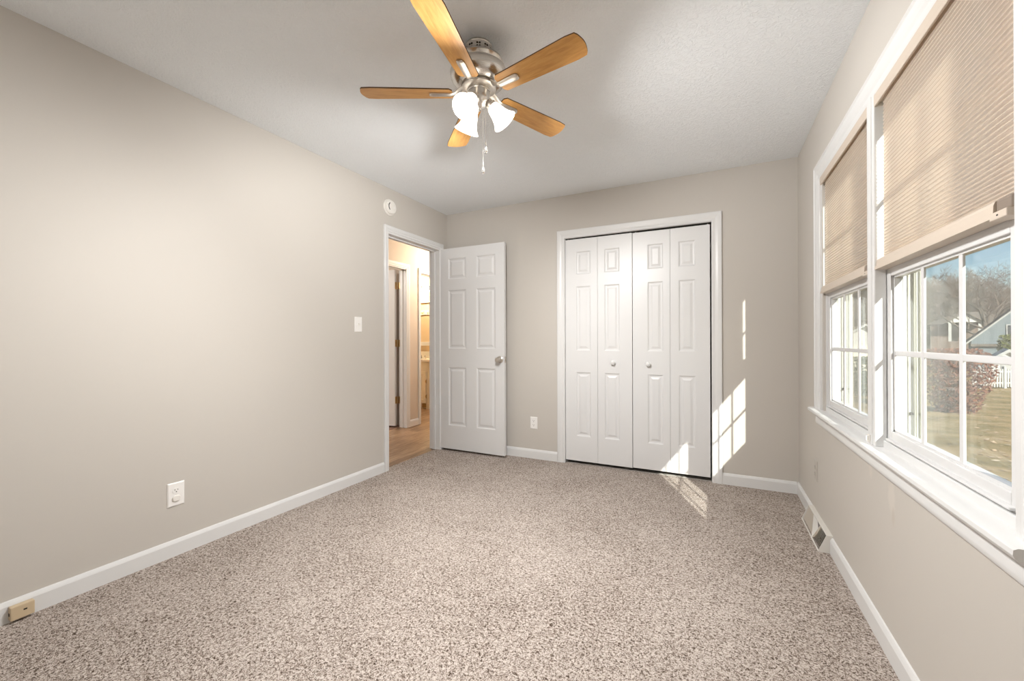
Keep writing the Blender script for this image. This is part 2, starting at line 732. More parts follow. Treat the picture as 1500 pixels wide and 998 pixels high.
def wall_holes(a0, a1, b0, b1, holes, fn, thick):
    mb = MB()
    As = sorted(set([a0, a1] + [x for h in holes for x in h[:2]]))
    Bs = sorted(set([b0, b1] + [x for h in holes for x in h[2:]]))
    As = [a for a in As if a0 <= a <= a1]
    Bs = [b for b in Bs if b0 <= b <= b1]

    def solid(i, j):
        if i < 0 or j < 0 or i >= len(As) - 1 or j >= len(Bs) - 1:
            return None
        a, b = (As[i] + As[i + 1]) / 2, (Bs[j] + Bs[j + 1]) / 2
        return not any(h[0] < a < h[1] and h[2] < b < h[3] for h in holes)
    for i in range(len(As) - 1):
        for j in range(len(Bs) - 1):
            if not solid(i, j):
                continue
            A0, A1, B0, B1 = As[i], As[i + 1], Bs[j], Bs[j + 1]
            for h in (0, -thick):
                mb.q(fn(A0, B0, h), fn(A1, B0, h), fn(A1, B1, h), fn(A0, B1, h))
            for (di, dj, e) in ((-1, 0, ((A0, B0), (A0, B1))), (1, 0, ((A1, B0), (A1, B1))), (0, -1, ((A0, B0), (A1, B0))), (0, 1, ((A0, B1), (A1, B1)))):
                if not solid(i + di, j + dj):
                    (p, q_) = e
                    mb.q(fn(*p, 0), fn(*q_, 0), fn(*q_, -thick), fn(*p, -thick))
    return mb


# ------------------------------------------------------------------ room shell
DOOR_Y0, DOOR_Y1, DOOR_Z = -0.872, -0.130, 2.060
CL_X0, CL_X1, CL_Z = 1.305, 2.510, 2.045
WIN = [(-1.545, -0.755), (-1.605, -0.755 - 0.85 - 0.0)]
FARW = (-1.540, -0.755)
NEARW = (-2.376, -1.605)
WZ0, WZ1 = 0.700, 2.035
XO = W + 0.122     # outer face of the right wall

MB().box(-0.05, W + 0.02, FRONT, 0.02, -0.05, 0.0).build('floor', M['carpet'], kind='structure')
tag(bpy.data.objects['floor'], 'flecked beige and brown wall to wall carpet covering the bedroom floor', 'floor', kind='structure')
o = MB().box(-4.2, W + 0.15, FRONT - 0.1, 3.2, H, H + 0.1).build('ceiling', M['ceiling'], kind='structure')
tag(o, 'white stippled plaster ceiling above the bedroom', 'ceiling', kind='structure')
o = wall_holes(FRONT - 0.1, 0.115, 0, H, [(DOOR_Y0, DOOR_Y1, -1, DOOR_Z)], on_left, 0.115).build('wall_left', M['wall'], kind='structure')
tag(o, 'long plain greige wall with the hallway doorway at its far end', 'wall', kind='structure')
o = wall_holes(0, W + 0.15, 0, H, [(CL_X0, CL_X1, -1, CL_Z)], on_back, 0.115).build('wall_back', M['wall'], kind='structure')
tag(o, 'greige end wall holding the closet doors', 'wall', kind='structure')
o = wall_holes(FRONT - 0.1, 0.0, 0, H, [(FARW[0] - 0.010, FARW[1] + 0.010, WZ0 - 0.012, WZ1 + 0.01), (NEARW[0] - 0.010, NEARW[1] + 0.010, WZ0 - 0.012, WZ1 + 0.01)], on_right, 0.122)
o = o.build('wall_right', M['wall_right'], kind='structure')
tag(o, 'greige window wall with pale scuff marks below the sill', 'wall', kind='structure')
o = MB().box(-0.115, W + 0.15, FRONT - 0.1, FRONT, 0, H).build('wall_front', M['wall'], kind='structure')
tag(o, 'plain greige wall behind the viewpoint', 'wall', kind='structure')
# closet recess
mb = MB()
mb.box(1.0, 2.9, 0.70, 0.75, 0, H)
mb.box(0.95, 1.0, 0.115, 0.75, 0, H)
mb.box(2.9, 2.95, 0.115, 0.75, 0, H)
mb.box(1.0, 2.9, 0.03, 0.70, -0.05, 0.0)
o = mb.build('wall_closet', M['wall'], kind='structure')
tag(o, 'dim closet interior behind the white bifold doors', 'closet', kind='structure')

BASE_P = [(0, 0), (0, 0.013), (0.066, 0.013), (0.074, 0.010), (0.082, 0.006), (0.084, 0)]


def baseboard(name, a0, a1, fn, label, hgt=1.0):
    mb = MB()
    mb.loft([[fn(a, z * hgt, t) for z, t in BASE_P] for a in (a0, a1)])
    o = mb.build(name, M['trim'], kind='structure')
    tag(o, label, 'baseboard', kind='structure')
    return o


baseboard('baseboard_left', FRONT, -0.928, on_left, 'white baseboard along the long plain left wall')
baseboard('baseboard_back', 0.013, 1.230, on_back, 'white baseboard between the open door and the closet', 1.03)
baseboard('baseboard_corner', 2.578, W - 0.013, on_back, 'short white baseboard from the closet to the window corner', 1.03)
baseboard('baseboard_right', FRONT, -0.935, on_right, 'white baseboard below the windows, nearer than the floor register', 1.03)
baseboard('baseboard_right_corner', -0.482, 0.0, on_right, 'short white baseboard between the floor register and the closet wall', 1.03)


def casing_prof(w, t0=0.009, t1=0.018):
    return [(0, 0), (0, t0), (0.006, t0 + 0.003), (w * 0.32, t0 + 0.002), (w * 0.42, t1 - 0.004), (w * 0.62, t1 - 0.001), (w * 0.93, t1), (w, t1 - 0.003), (w, 0)]


# door casing left wall (drawn from far leg over the head to the near leg)
mb = MB()
mb.sweep([(DOOR_Y0, 0), (DOOR_Y0, DOOR_Z), (DOOR_Y1, DOOR_Z), (DOOR_Y1, 0)], [(-o_, h) for o_, h in casing_prof(0.052)], on_left)
o = mb.build('trim_1', M['trim'], kind='structure')
tag(o, 'white casing around the open bedroom doorway', 'trim', kind='structure')
# jamb lining of the bedroom doorway with stop
mb = MB()
mb.box(-0.125, 0.004, DOOR_Y1 - 0.004, DOOR_Y1 + 0.012, 0, DOOR_Z)
mb.box(-0.125, 0.004, DOOR_Y0 - 0.012, DOOR_Y0 + 0.006, 0, DOOR_Z)
mb.box(-0.125, 0.004, DOOR_Y0, DOOR_Y1, DOOR_Z - 0.016, DOOR_Z + 0.005)
mb.box(-0.085, -0.05, DOOR_Y1 - 0.014, DOOR_Y1, 0, DOOR_Z)
mb.box(-0.085, -0.05, DOOR_Y0, DOOR_Y0 + 0.016, 0, DOOR_Z)
mb.box(-0.085, -0.05, DOOR_Y0, DOOR_Y1, DOOR_Z - 0.028, DOOR_Z)
o = mb.build('trim_2', M['trim'], kind='structure', bevel=0.0015)
tag(o, 'white door jamb lining inside the hallway doorway', 'trim', kind='structure')
# closet casing
mb = MB()
mb.sweep([(CL_X0, 0), (CL_X0, CL_Z), (CL_X1, CL_Z), (CL_X1, 0)], [(-o_, h) for o_, h in casing_prof(0.072)], on_back)
o = mb.build('trim_3', M['trim'], kind='structure')
tag(o, 'white casing around the bifold closet', 'trim', kind='structure')
mb = MB()
mb.box(CL_X0 - 0.012, CL_X0 + 0.001, 0.0, 0.115, 0, CL_Z)
mb.box(CL_X1 - 0.001, CL_X1 + 0.012, 0.0, 0.115, 0, CL_Z)
mb.box(CL_X0, CL_X1, 0.0, 0.115, CL_Z - 0.001, CL_Z + 0.012)
o = mb.build('trim_4', M['trim'], kind='structure')
tag(o, 'white jamb lining of the closet opening', 'trim', kind='structure')


# ------------------------------------------------------------------ panelled doors
def panel_door(w, h, t, panels, fn, both=True):
    """fn(x, y, z) maps local door coordinates (front face y=0, back face y=t)"""
    mb = MB()
    xs = sorted(set([0, w] + [x for p in panels for x in p[:2]]))
    zs = sorted(set([0, h] + [z for p in panels for z in p[2:]]))
    for side in ((0, 1), (t, -1)):
        y0, sg = side

        def P(x, z, d):
            return fn(x, y0 + sg * d, z)
        for i in range(len(xs) - 1):
            for j in range(len(zs) - 1):
                x0, x1, z0, z1 = xs[i], xs[i + 1], zs[j], zs[j + 1]
                pn = [p for p in panels if abs(p[0] - x0) < 1e-6 and abs(p[1] - x1) < 1e-6 and abs(p[2] - z0) < 1e-6 and abs(p[3] - z1) < 1e-6]
                if not pn:
                    mb.q(P(x0, z0, 0), P(x1, z0, 0), P(x1, z1, 0), P(x0, z1, 0))
                    continue
                rings = []
                for ins, d in ((0, 0), (0.004, 0.0015), (0.010, 0.0075), (0.018, 0.0085), (0.024, 0.008), (0.040, 0.0022)):
                    rings.append([P(x0 + ins, z0 + ins, d), P(x1 - ins, z0 + ins, d), P(x1 - ins, z1 - ins, d), P(x0 + ins, z1 - ins, d)])
                for a, b in zip(rings, rings[1:]):
                    for k in range(4):
                        l = (k + 1) % 4
                        mb.q(a[k], a[l], b[l], b[k])
                mb.q(*rings[-1])
    for (x0, z0, x1, z1) in ((0, 0, w, 0), (w, 0, w, h), (w, h, 0, h), (0, h, 0, 0)):
        mb.q(fn(x0, 0, z0), fn(x1, 0, z1), fn(x1, t, z1), fn(x0, t, z0))
    return mb


def knob_mesh(base, axis, r=0.027, n=28):
    mb = MB()
    mb.lathe([(0.0, 0.0), (0.033, 0.0), (0.033, 0.004), (0.028, 0.008), (0.013, 0.011), (0.011, 0.030), (0.016, 0.036), (r * 0.86, 0.042), (r, 0.052), (r * 0.95, 0.060), (r * 0.7, 0.067), (0.0, 0.069)], base, axis, n)
    return mb


# open bedroom door (hinged on the far jamb, standing parallel to the end wall)
DY = -0.126
d1 = struct('door_1', 'white six panel door standing open against the end wall', 'door', (0.0, DY, 0))
pz = [(0.258, 0.848), (1.036, 1.628), (1.738, 1.948)]
panels = [(x0, x1, z0 - 0.022, z1 - 0.022) for x0, x1 in ((0.107, 0.318), (0.438, 0.650)) for z0, z1 in pz]
panel_door(0.746, 2.030, 0.035, panels, lambda x, y, z: (x, DY + y, z + 0.022)).build('slab', M['door'], d1)
kn = knob_mesh((0.700, DY, 0.935), (0, -1, 0)).build('knob', M['nickel_sat'], d1, 40, label='round satin nickel knob')
mb = MB()
mb.box(0.7455, 0.7475, DY + 0.005, DY + 0.030, 0.905, 0.965)
lp = mb.build('latch_plate', M['nickel_sat'], d1, bevel=0.0008, label='small satin nickel latch plate')
mb = MB()
mb.lathe([(0.0, 0), (0.009, 0), (0.009, 0.008), (0.005, 0.011), (0, 0.011)], (0.7475, DY + 0.0175, 0.935), (1, 0, 0), 14)
mb.build('latch_bolt', M['nickel_sat'], lp, 40)
for z in (0.355, 1.077, 1.814):
    mb = MB()
    mb.box(-0.0025, 0.0005, DY + 0.001, DY + 0.034, z - 0.045, z + 0.045)
    mb.tube([(-0.004, DY - 0.003, z - 0.046), (-0.004, DY - 0.003, z + 0.046)], 0.0042, 10)
    mb.build('hinge', M['nickel_sat'], d1, 40, label='satin nickel butt hinge')

# bifold closet doors
leaf_pz = [(0.252, 0.830), (1.023, 1.604), (1.710, 1.918)]


def leaf(x0, x1, p0, p1, z0, z1, parent):
    ps = [(p0 - x0, p1 - x0, a - z0, b - z0) for a, b in leaf_pz]
    return panel_door(x1 - x0, z1 - z0, 0.028, ps, lambda x, y, z: (x + x0, 0.004 + y, z + z0)).build('leaf', M['door'], parent)


def cknob(x, z, parent):
    mb = MB()
    mb.lathe([(0.0, 0), (0.010, 0), (0.010, 0.010), (0.014, 0.014), (0.019, 0.019), (0.0205, 0.025), (0.017, 0.031), (0.008, 0.0345), (0, 0.035)], (x, 0.004, z), (0, -1, 0), 24)
    return mb.build('knob', M['trim'], parent, 40)


d2 = struct('door_2', 'white bifold closet door pair nearer the open door', 'closet door', (1.309, 0.004, 0.03))
leaf(1.309, 1.6035, 1.408, 1.542, 0.030, 2.031, d2)
leaf(1.6055, 1.9015, 1.664, 1.797, 0.030, 2.031, d2)
cknob(1.741, 0.922, d2)
d3 = struct('door_3', 'white bifold closet door pair nearer the windows', 'closet door', (1.906, 0.004, 0.03))
leaf(1.9065, 2.2030, 2.027, 2.151, 0.034, 2.027, d3)
leaf(2.2050, 2.4985, 2.268, 2.395, 0.034, 2.027, d3)
cknob(2.033, 0.916, d3)
for par, xs in ((d2, (1.33, 1.886)), (d3, (1.930, 2.482))):
    for x in xs:
        mb = MB()
        mb.tube([(x, 0.018, 2.020), (x, 0.018, 2.043)], 0.0035, 8)
        mb.build('pivot_pin', M['plastic'], par, 40)
mb = MB()
mb.box(CL_X0 + 0.001, CL_X1 - 0.001, 0.012, 0.030, 2.036, 2.045)
tr = mb.build('closet_track', M['dark'])
tag(tr, 'thin dark metal track above the bifold closet doors', 'track', kind='structure')

# ------------------------------------------------------------------ windows
SASH_X = W + 0.020     # room side face of the lower sash


def window(name, y0, y1, label):
    root = struct(name, label, 'window', (W, (y0 + y1) / 2, WZ0))
    # jamb lining from casing out to the exterior
    mb = MB()
    a = 0.018
    for (ya, yb) in ((y0 - a, y0), (y1, y1 + a)):
        mb.box(W + 0.011, XO + 0.005, ya, yb, WZ0, WZ1)
    mb.box(W - 0.004, XO + 0.005, y0 - a, y1 + a, WZ1 - 0.012, WZ1 + 0.006)
    mb.build('jamb', M['trim'], root)
    # storm tracks on both jambs (ribs on the outer half)
    mb = MB()
    for ya, sg in ((y0, 1), (y1, -1)):
        for x0, x1, d in ((SASH_X + 0.039, SASH_X + 0.043, 0.006), (SASH_X + 0.058, SASH_X + 0.062, 0.005), (SASH_X + 0.090, SASH_X + 0.098, 0.010)):
            mb.box(x0, x1, ya, ya + sg * d, WZ0 + 0.03, WZ1 - 0.012)
    mb.build('storm_track', M['ext_trim'], root)
    # sloped outer sill
    mb = MB()
    mb.prism([(SASH_X - 0.012, WZ0), (SASH_X - 0.012, 0.742), (SASH_X + 0.040, 0.742), (XO + 0.04, 0.712), (XO + 0.04, 0.68), (XO, 0.68), (XO, WZ0)], lambda a_, b_, h: (a_, h, b_), y0, y1)
    mb.build('sill', M['trim'], root, bevel=0.002)
    # lower sash
    gy0, gy1 = y0 + 0.073, y1 - 0.040
    gz0, gz1 = 0.782, 1.342
    xs0, xs1 = SASH_X, SASH_X + 0.034

    def sash(nm, xs0, xs1, zb0, zb1, zt0, zt1, lip):
        mb = MB()
        mb.box(xs0, xs1, y0 + 0.002, gy0, zb0, zt1)
        mb.box(xs0, xs1, gy1, y1 - 0.002, zb0, zt1)
        mb.box(xs0, xs1, gy0, gy1, zb0, zb1)
        mb.box(xs0, xs1, gy0, gy1, zt0, zt1)
        if lip:
            mb.box(xs0 - 0.014, xs0 + 0.002, y0 + 0.05, y1 - 0.03, zb0 + 0.006, zb0 + 0.013)
        else:
            pass
        sh = mb.build(nm, M['vinyl'], root, bevel=0.0025)
        # glazing beads stepping down to the pane
        mb = MB()
        for (a0, a1, c0, c1) in ((gy0, gy0 + 0.007, zb1, zt0), (gy1 - 0.007, gy1, zb1, zt0), (gy0, gy1, zb1, zb1 + 0.007), (gy0, gy1, zt0 - 0.007, zt0)):
            mb.box(xs0 + 0.008, xs1 - 0.006, a0, a1, c0, c1)
        mb.build('glazing_bead', M['vinyl'], sh)
        mb = MB()
        xm = (xs0 + xs1) / 2
        for k in (1, 2):
            yc = gy0 + (gy1 - gy0) * k / 3
            mb.box(xs0 + 0.009, xs0 + 0.0155, yc - 0.0095, yc + 0.0095, zb1, zt0)
        mb.build('muntin', M['vinyl'], sh, bevel=0.0015)
        mb = MB()
        zc = (zb1 + zt0) / 2 + 0.002
        mb.box(xs0 + 0.0095, xs0 + 0.0150, gy0, gy1, zc - 0.0095, zc + 0.0095)
        mb.build('muntin', M['vinyl'], sh, bevel=0.003)
        mb = MB()
        mb.box(xm + 0.002, xm + 0.005, gy0, gy1, zb1, zt0)
        mb.build('pane', M['glass'], sh)
        return sh

    sash('lower_sash', xs0, xs1, 0.742, gz0, gz1, 1.378, True)
    sash('upper_sash', xs1 + 0.003, xs1 + 0.034, 1.374, 1.410, 1.985, 2.022, False)
    # storm window pane outside with thin frame
    sx = SASH_X + 0.076
    mb = MB()
    for (a0, a1, c0, c1) in ((y0 + 0.002, y0 + 0.014, 0.735, 2.02), (y1 - 0.014, y1 - 0.002, 0.735, 2.02), (y0 + 0.02, y1 - 0.02, 0.735, 0.76), (y0 + 0.02, y1 - 0.02, 1.985, 2.02), (y0 + 0.02, y1 - 0.02, 1.440, 1.462)):
        mb.box(sx - 0.004, sx + 0.004, a0, a1, c0, c1)
    st = mb.build('storm_frame', M['ext_trim'], root)
    mb = MB()
    mb.box(sx - 0.0015, sx + 0.0015, y0 + 0.014, y1 - 0.014, 0.76, 1.985)
    mb.build('storm_pane', M['glass'], st)
    # small dark storm latch on the far jamb
    mb = MB()
    mb.box(SASH_X + 0.060, SASH_X + 0.070, y1 - 0.010, y1 - 0.001, 0.842, 0.850)
    mb.box(SASH_X + 0.063, SASH_X + 0.067, y1 - 0.022, y1 - 0.008, 0.844, 0.848)
    mb.build('latch', M['dark'], root)
    return root


window('window_1', FARW[0], FARW[1], 'white double hung window nearer the closet wall, lower half uncovered')
window('window_2', NEARW[0], NEARW[1], 'white double hung window nearer the viewpoint, lawn showing through it')

# interior casing, mullion, stool and apron
mb = MB()
Y_OUT, Y_IN, YN_IN = -0.630, -0.722, -2.386
cp = [(0, 0), (0, 0.011), (0.008, 0.014), (0.030, 0.012), (0.042, 0.017), (0.060, 0.019), (0.080, 0.019), (0.086, 0.024), (0.092, 0.022), (0.092, 0)]
mb.sweep([(YN_IN - 0.066, 2.025), (Y_IN, 2.025), (Y_IN, 0.716)], [(-o_, h) for o_, h in cp], on_right)
mb.loft([[on_right(YN_IN - o_ * 0.70, z, h) for o_, h in cp] for z in (0.716, 2.025)])
o = mb.build('trim_5', M['trim'], kind='structure')
tag(o, 'white casing framing the pair of windows', 'trim', kind='structure')
mb = MB()
mb.box(W - 0.017, W + 0.018, -1.612, -1.533, 0.716, 2.03)
mb.box(W - 0.021, W - 0.010, -1.590, -1.555, 0.716, 2.03)
mb.box(W + 0.010, XO + 0.004, NEARW[1] + 0.003, FARW[0] - 0.003, 0.69, 2.03)
o = mb.build('trim_6', M['trim'], kind='structure', bevel=0.003)
tag(o, 'white mullion post between the two windows', 'trim', kind='structure')
mb = MB()
mb.loft([[(x, y, z) for x, z in ((W + 0.012, 0.692), (W + 0.012, 0.716), (W - 0.040, 0.716), (W - 0.047, 0.712), (W - 0.048, 0.702), (W - 0.044, 0.694), (W - 0.038, 0.691))] for y in (-2.456, -0.590)])
o = mb.build('trim_7', M['trim'], kind='structure', smooth=30)
tag(o, 'white window stool running below both windows', 'window sill', kind='structure')
mb = MB()
mb.loft([[(W - t, y, z) for z, t in ((0.692, 0), (0.692, 0.026), (0.684, 0.026), (0.676, 0.018), (0.668, 0.014), (0.645, 0.016), (0.636, 0.016), (0.628, 0.012), (0.626, 0))] for y in (-2.446, -0.625)])
o = mb.build('trim_8', M['trim'], kind='structure', smooth=30)
tag(o, 'white moulded apron under the window stool', 'trim', kind='structure')


# ------------------------------------------------------------------ cellular shades
def cell_shade(y0, y1, label):
    """pleated honeycomb shade between y0 (near) and y1 (far)"""
    xc = W + 0.004
    root = thing('cellular_shade', label, 'window shade', (xc, (y0 + y1) / 2, 1.375), 'beige cellular window shades')
    mb = MB()
    mb.box(xc - 0.020, xc + 0.014, y0 - 0.002, y1 + 0.003, 1.992, 2.022)
    mb.box(xc - 0.020, xc - 0.012, y0 - 0.002, y1 + 0.003, 1.978, 1.994)
    mb.build('headrail', M['rail'], root, bevel=0.002)
    zt, zb = 1.992, 1.408
    zs = [zt]
    n = 46
    tot = zt - zb
    # pleats a little tighter towards the bottom
    wts = [1.0 - 0.35 * max(0, (i / n - 0.72) / 0.28) for i in range(n)]
    k = tot / sum(wts)
    prof_f, prof_b = [], []
    z = zt
    for i in range(n):
        d = wts[i] * k
        prof_f.append((xc - 0.0035, z))
        prof_f.append((xc - 0.0072, z - d / 2))
        prof_b.append((xc + 0.0015, z))
        prof_b.append((xc + 0.0095, z - d / 2))
        z -= d
    prof_f.append((xc - 0.0035, z))
    prof_b.append((xc + 0.0015, z))
    mb = MB()
    for pr in (prof_f, prof_b):
        b = len(mb.v)
        for (x, zz) in pr:
            mb.v.append((x, y0 + 0.004, zz))
            mb.v.append((x, y1 - 0.044, zz))
        for i in range(len(pr) - 1):
            mb.f.append((b + 2 * i, b + 2 * i + 1, b + 2 * i + 3, b + 2 * i + 2))
            mb.mi.append(0)
    mb.cur = 1
    for (x, zz) in prof_f[2:-2:2]:
        mb.box(x - 0.0010, x + 0.0008, y0 + 0.004, y1 - 0.044, zz - 0.0014, zz + 0.0014)
    mb.build('pleated_fabric', [M['shade'], M['shade_seam']], root)
    mb = MB()
    mb.loft([[(xc + a, y, zz) for a, zz in ((-0.012, 1.410), (-0.015, 1.402), (-0.016, 1.384), (-0.020, 1.383), (-0.020, 1.372), (0.014, 1.370), (0.014, 1.410))] for y in (y0 + 0.055, y1 + 0.003)])
    br = mb.build('bottom_rail', M['rail'], root)
    mb = MB()
    mb.box(xc - 0.012, xc + 0.012, y0 + 0.001, y0 + 0.055, 1.382, 1.412)
    mb.build('end_cap', M['rail_side'], br, bevel=0.006, bseg=3)
    mb = MB()
    mb.box(xc - 0.021, xc + 0.013, y0 - 0.001, y0 + 0.057, 1.366, 1.383)
    tb = mb.build('pull_tab', M['rail'], br, bevel=0.002)
    mb = MB()
    mb.box(xc - 0.0216, xc - 0.0205, y0 + 0.026, y0 + 0.031, 1.373, 1.376)
    mb.build('tab_hole', M['dark'], br)
    return root


cell_shade(FARW[0] + 0.004, FARW[1] - 0.004, 'beige pleated shade half lowered over the window nearer the closet')
cell_shade(NEARW[0] + 0.004, NEARW[1] - 0.004, 'beige pleated shade half lowered over the nearest window, sun behind it')
# little hold-down bracket at the foot of the mullion
t = thing('shade_bracket', 'tiny clear plastic shade bracket with brass screw at the mullion foot', 'bracket', (W - 0.021, -1.572, 0.730))
mb = MB()
mb.box(W - 0.026, W - 0.021, -1.580, -1.562, 0.722, 0.752)
mb.box(W - 0.034, W - 0.026, -1.578, -1.574, 0.730, 0.748)
mb.build('plate', M['plastic'], t, bevel=0.001)
mb = MB()
mb.lathe([(0, 0), (0.0045, 0), (0.004, 0.004), (0, 0.005)], (W - 0.026, -1.567, 0.736), (-1, 0, 0), 10)
mb.build('screw', M['brass'], t, 40)

# ------------------------------------------------------------------ ceiling fan
FX, FY = 1.573, -1.980
fan = thing('ceiling_fan', 'five blade ceiling fan with maple blades, nickel motor and lit glass shades', 'ceiling fan', (FX, FY, H))


def fan_part(prof, name, mat, n=48, parent=None):
    mb = MB()
    mb.lathe(prof, (FX, FY, 0), (0, 0, 1), n)
    return mb.build(name, mat, parent or fan, 35)


can = fan_part([(0, H), (0.060, H), (0.061, H - 0.006), (0.058, H - 0.012), (0.058, H - 0.046), (0.066, H - 0.052), (0, H - 0.052)], 'canopy', M['nickel'])
mb = MB()
for k in range(10):
    a = 2 * PI * k / 10 + 0.2
    for zz in (H - 0.022, H - 0.036):
        for da in (-0.09, 0.09):
            p = Vector((FX + math.cos(a + da) * 0.0585, FY + math.sin(a + da) * 0.0585, zz))
            mb.lathe([(0, 0), (0.0045, 0), (0.0045, 0.0012), (0, 0.0012)], p - Vector((math.cos(a), math.sin(a), 0)) * 0.0006, (math.cos(a + da), math.sin(a + da), 0), 8)
mb.build('vent_slots', M['dark'], can)
mot = fan_part([(0, H - 0.050), (0.066, H - 0.050), (0.086, H - 0.058), (0.108, H - 0.072), (0.114, H - 0.084), (0.110, H - 0.088), (0.106, H - 0.096), (0.113, H - 0.101), (0.124, H - 0.112),
                (0.129, H - 0.128), (0.126, H - 0.145), (0.113, H - 0.163), (0.092, H - 0.176), (0.074, H - 0.180), (0, H - 0.180)], 'motor_housing', M['nickel'])
rot = fan_part([(0, H - 0.178), (0.066, H - 0.178), (0.076, H - 0.182), (0.078, H - 0.192), (0.070, H - 0.197), (0, H - 0.197)], 'rotor_hub', M['nickel_sat'])
BZ = 2.225
angles = [66.05, 134.85, 206.92, 281.57, 348.99]
blade_proto = None
for ai, ang in enumerate(angles):
    if blade_proto is None:
        # outline in local x (radial) / y
        pts = []
        r0, r1 = 0.118, 0.523
        w0, w1 = 0.047, 0.058
        pts += [(r0 + 0.012, -w0), (r1 - 0.050, -w1)]
        pts += [(r1 - 0.012, -w1 + 0.004), (r1 - 0.004, -w1 + 0.016)]
        for k in range(1, 8):
            y = -w1 + 0.016 + (2 * w1 - 0.032) * k / 8
            pts.append((r1 - 0.004 + 0.009 * math.sin(PI * k / 8), y))
        pts += [(r1 - 0.004, w1 - 0.016), (r1 - 0.012, w1 - 0.004), (r1 - 0.050, w1)]
        pts += [(r0 + 0.012, w0), (r0, w0 - 0.014), (r0, -w0 + 0.014)]
        mb = MB()
        n_ = len(pts)
        mb.cur = 0
        mb.q(*[(x, y, 0) for x, y in reversed(pts)])
        mb.q(*[(x, y, 0.0055) for x, y in pts])
        mb.cur = 1
        for i in range(n_):
            (xa, ya), (xb, yb) = pts[i], pts[(i + 1) % n_]
            mb.q((xa, ya, 0), (xb, yb, 0), (xb, yb, 0.0055), (xa, ya, 0.0055))
        bl = mb.build('blade', [M['blade'], M['blade_edge']], fan, local=True)
        # blade arm: flat bar from hub to a rounded foot below the blade
        mb = MB()
        path = [(0.060, 0.020, 0.030), (0.085, 0.018, 0.022), (0.105, 0.0155, 0.004), (0.125, 0.0150, -0.002), (0.200, 0.0175, -0.002), (0.212, 0.0165, -0.002), (0.219, 0.011, -0.002), (0.222, 0.004, -0.002)]
        rings = []
        for (x, w, z) in path:
            rings.append([(x, -w, z - 0.002), (x, -w * 0.5, z - 0.006), (x, w * 0.5, z - 0.006), (x, w, z - 0.002), (x, w, z + 0.002), (x, -w, z + 0.002)])
        mb.loft(rings)
        ar = mb.build('blade_arm', M['nickel_sat'], bl, 40, local=True)
        ar['label'] = 'nickel blade arm'
        mb = MB()
        for (x, y) in ((0.145, 0), (0.170, 0.006), (0.170, -0.006)):
            mb.lathe([(0, 0), (0.0045, 0), (0.004, 0.002), (0, 0.0026)], (x, y, -0.0075), (0, 0, -1), 10)
        blade_proto = bl
    else:
        bl = dup(blade_proto, fan)
    bl.location = (0, 0, BZ - H)
    if ang > 270 and ang < 290:
        bl.scale = (1.07, 1, 1)
    bl.rotation_euler = (Matrix.Rotation(R(ang), 3, 'Z') @ Matrix.Rotation(R(-10), 3, 'X')).to_euler()

fit = fan_part([(0, H - 0.196), (0.050, H - 0.196), (0.053, H - 0.202), (0.053, H - 0.206), (0.050, H - 0.210), (0.050, H - 0.238), (0.046, H - 0.252), (0.036, H - 0.266), (0.022, H - 0.275), (0.012, H - 0.280), (0.010, H - 0.288), (0, H - 0.290)], 'light_fitter', M['nickel'])
for az in (271, 151, 31):
    a = R(az)
    rad = Vector((math.cos(a), math.sin(a), 0))
    ax = (rad * math.cos(R(50)) + Vector((0, 0, -1)) * math.sin(R(50))).normalized()
    base = Vector((FX, FY, 2.195)) + rad * 0.042
    mb = MB()
    mb.lathe([(0, -0.01), (0.015, -0.01), (0.016, 0.012), (0.023, 0.016), (0.024, 0.032), (0.020, 0.036), (0, 0.036)], base, ax, 24)
    so = mb.build('lamp_holder', M['nickel_sat'], fan, 40)
    # bell shade: outer and inner skins
    outer = [(0.021, 0.026), (0.027, 0.032), (0.031, 0.044), (0.034, 0.060), (0.038, 0.078), (0.045, 0.096), (0.054, 0.110), (0.0585, 0.116)]
    inner = [(r - 0.0025, h) for r, h in reversed(outer)]
    mb = MB()
    mb.lathe(outer + [(0.0575, 0.1175)] + inner, base, ax, 40, False, False)
    sh = mb.build('lamp_shade', M['lampshade'], fan, 50, label='frosted glass bell shade, lit')
    mb = MB()
    bp = [(0, 0.036), (0.011, 0.038), (0.013, 0.050), (0.020, 0.066), (0.0235, 0.080), (0.021, 0.092), (0.012, 0.101), (0, 0.104)]
    mb.lathe(bp, base, ax, 24, False, False)
    mb.build('bulb', M['bulb'], sh, 60)
    lamp('fan_lamp_light', 'SPOT', base + ax * 0.128, FAN_LAMP_W, (1.0, 0.98, 0.955), 0.045, ax)
for (px, py, ztop, zbot) in ((FX + 0.040, FY - 0.008, 2.195, 1.985), (FX + 0.004, FY + 0.03, 2.165, 1.915)):
    mb = MB()
    mb.tube([(px, py, ztop), (px, py, zbot)], 0.0007, 6)
    z = ztop
    ch = mb.build('pull_chain', M['chain'], fan, 60)
    mb = MB()
    mb.lathe([(0, 0.030), (0.0022, 0.028), (0.0024, 0.020), (0.0045, 0.014), (0.0078, 0.004), (0.0088, -0.004), (0.0070, -0.011), (0.003, -0.0145), (0, -0.015)], (px, py, zbot - 0.026), (0, 0, 1), 16)
    mb.build('pendant', M['crystal'], ch, 50, label='clear teardrop pendant')
    mb = MB()
    mb.lathe([(0, 0.014), (0.003, 0.012), (0.003, -0.002), (0, -0.003)], (px, py, zbot), (0, 0, 1), 10)
    mb.build('chain_bell', M['nickel_sat'], ch, 50)


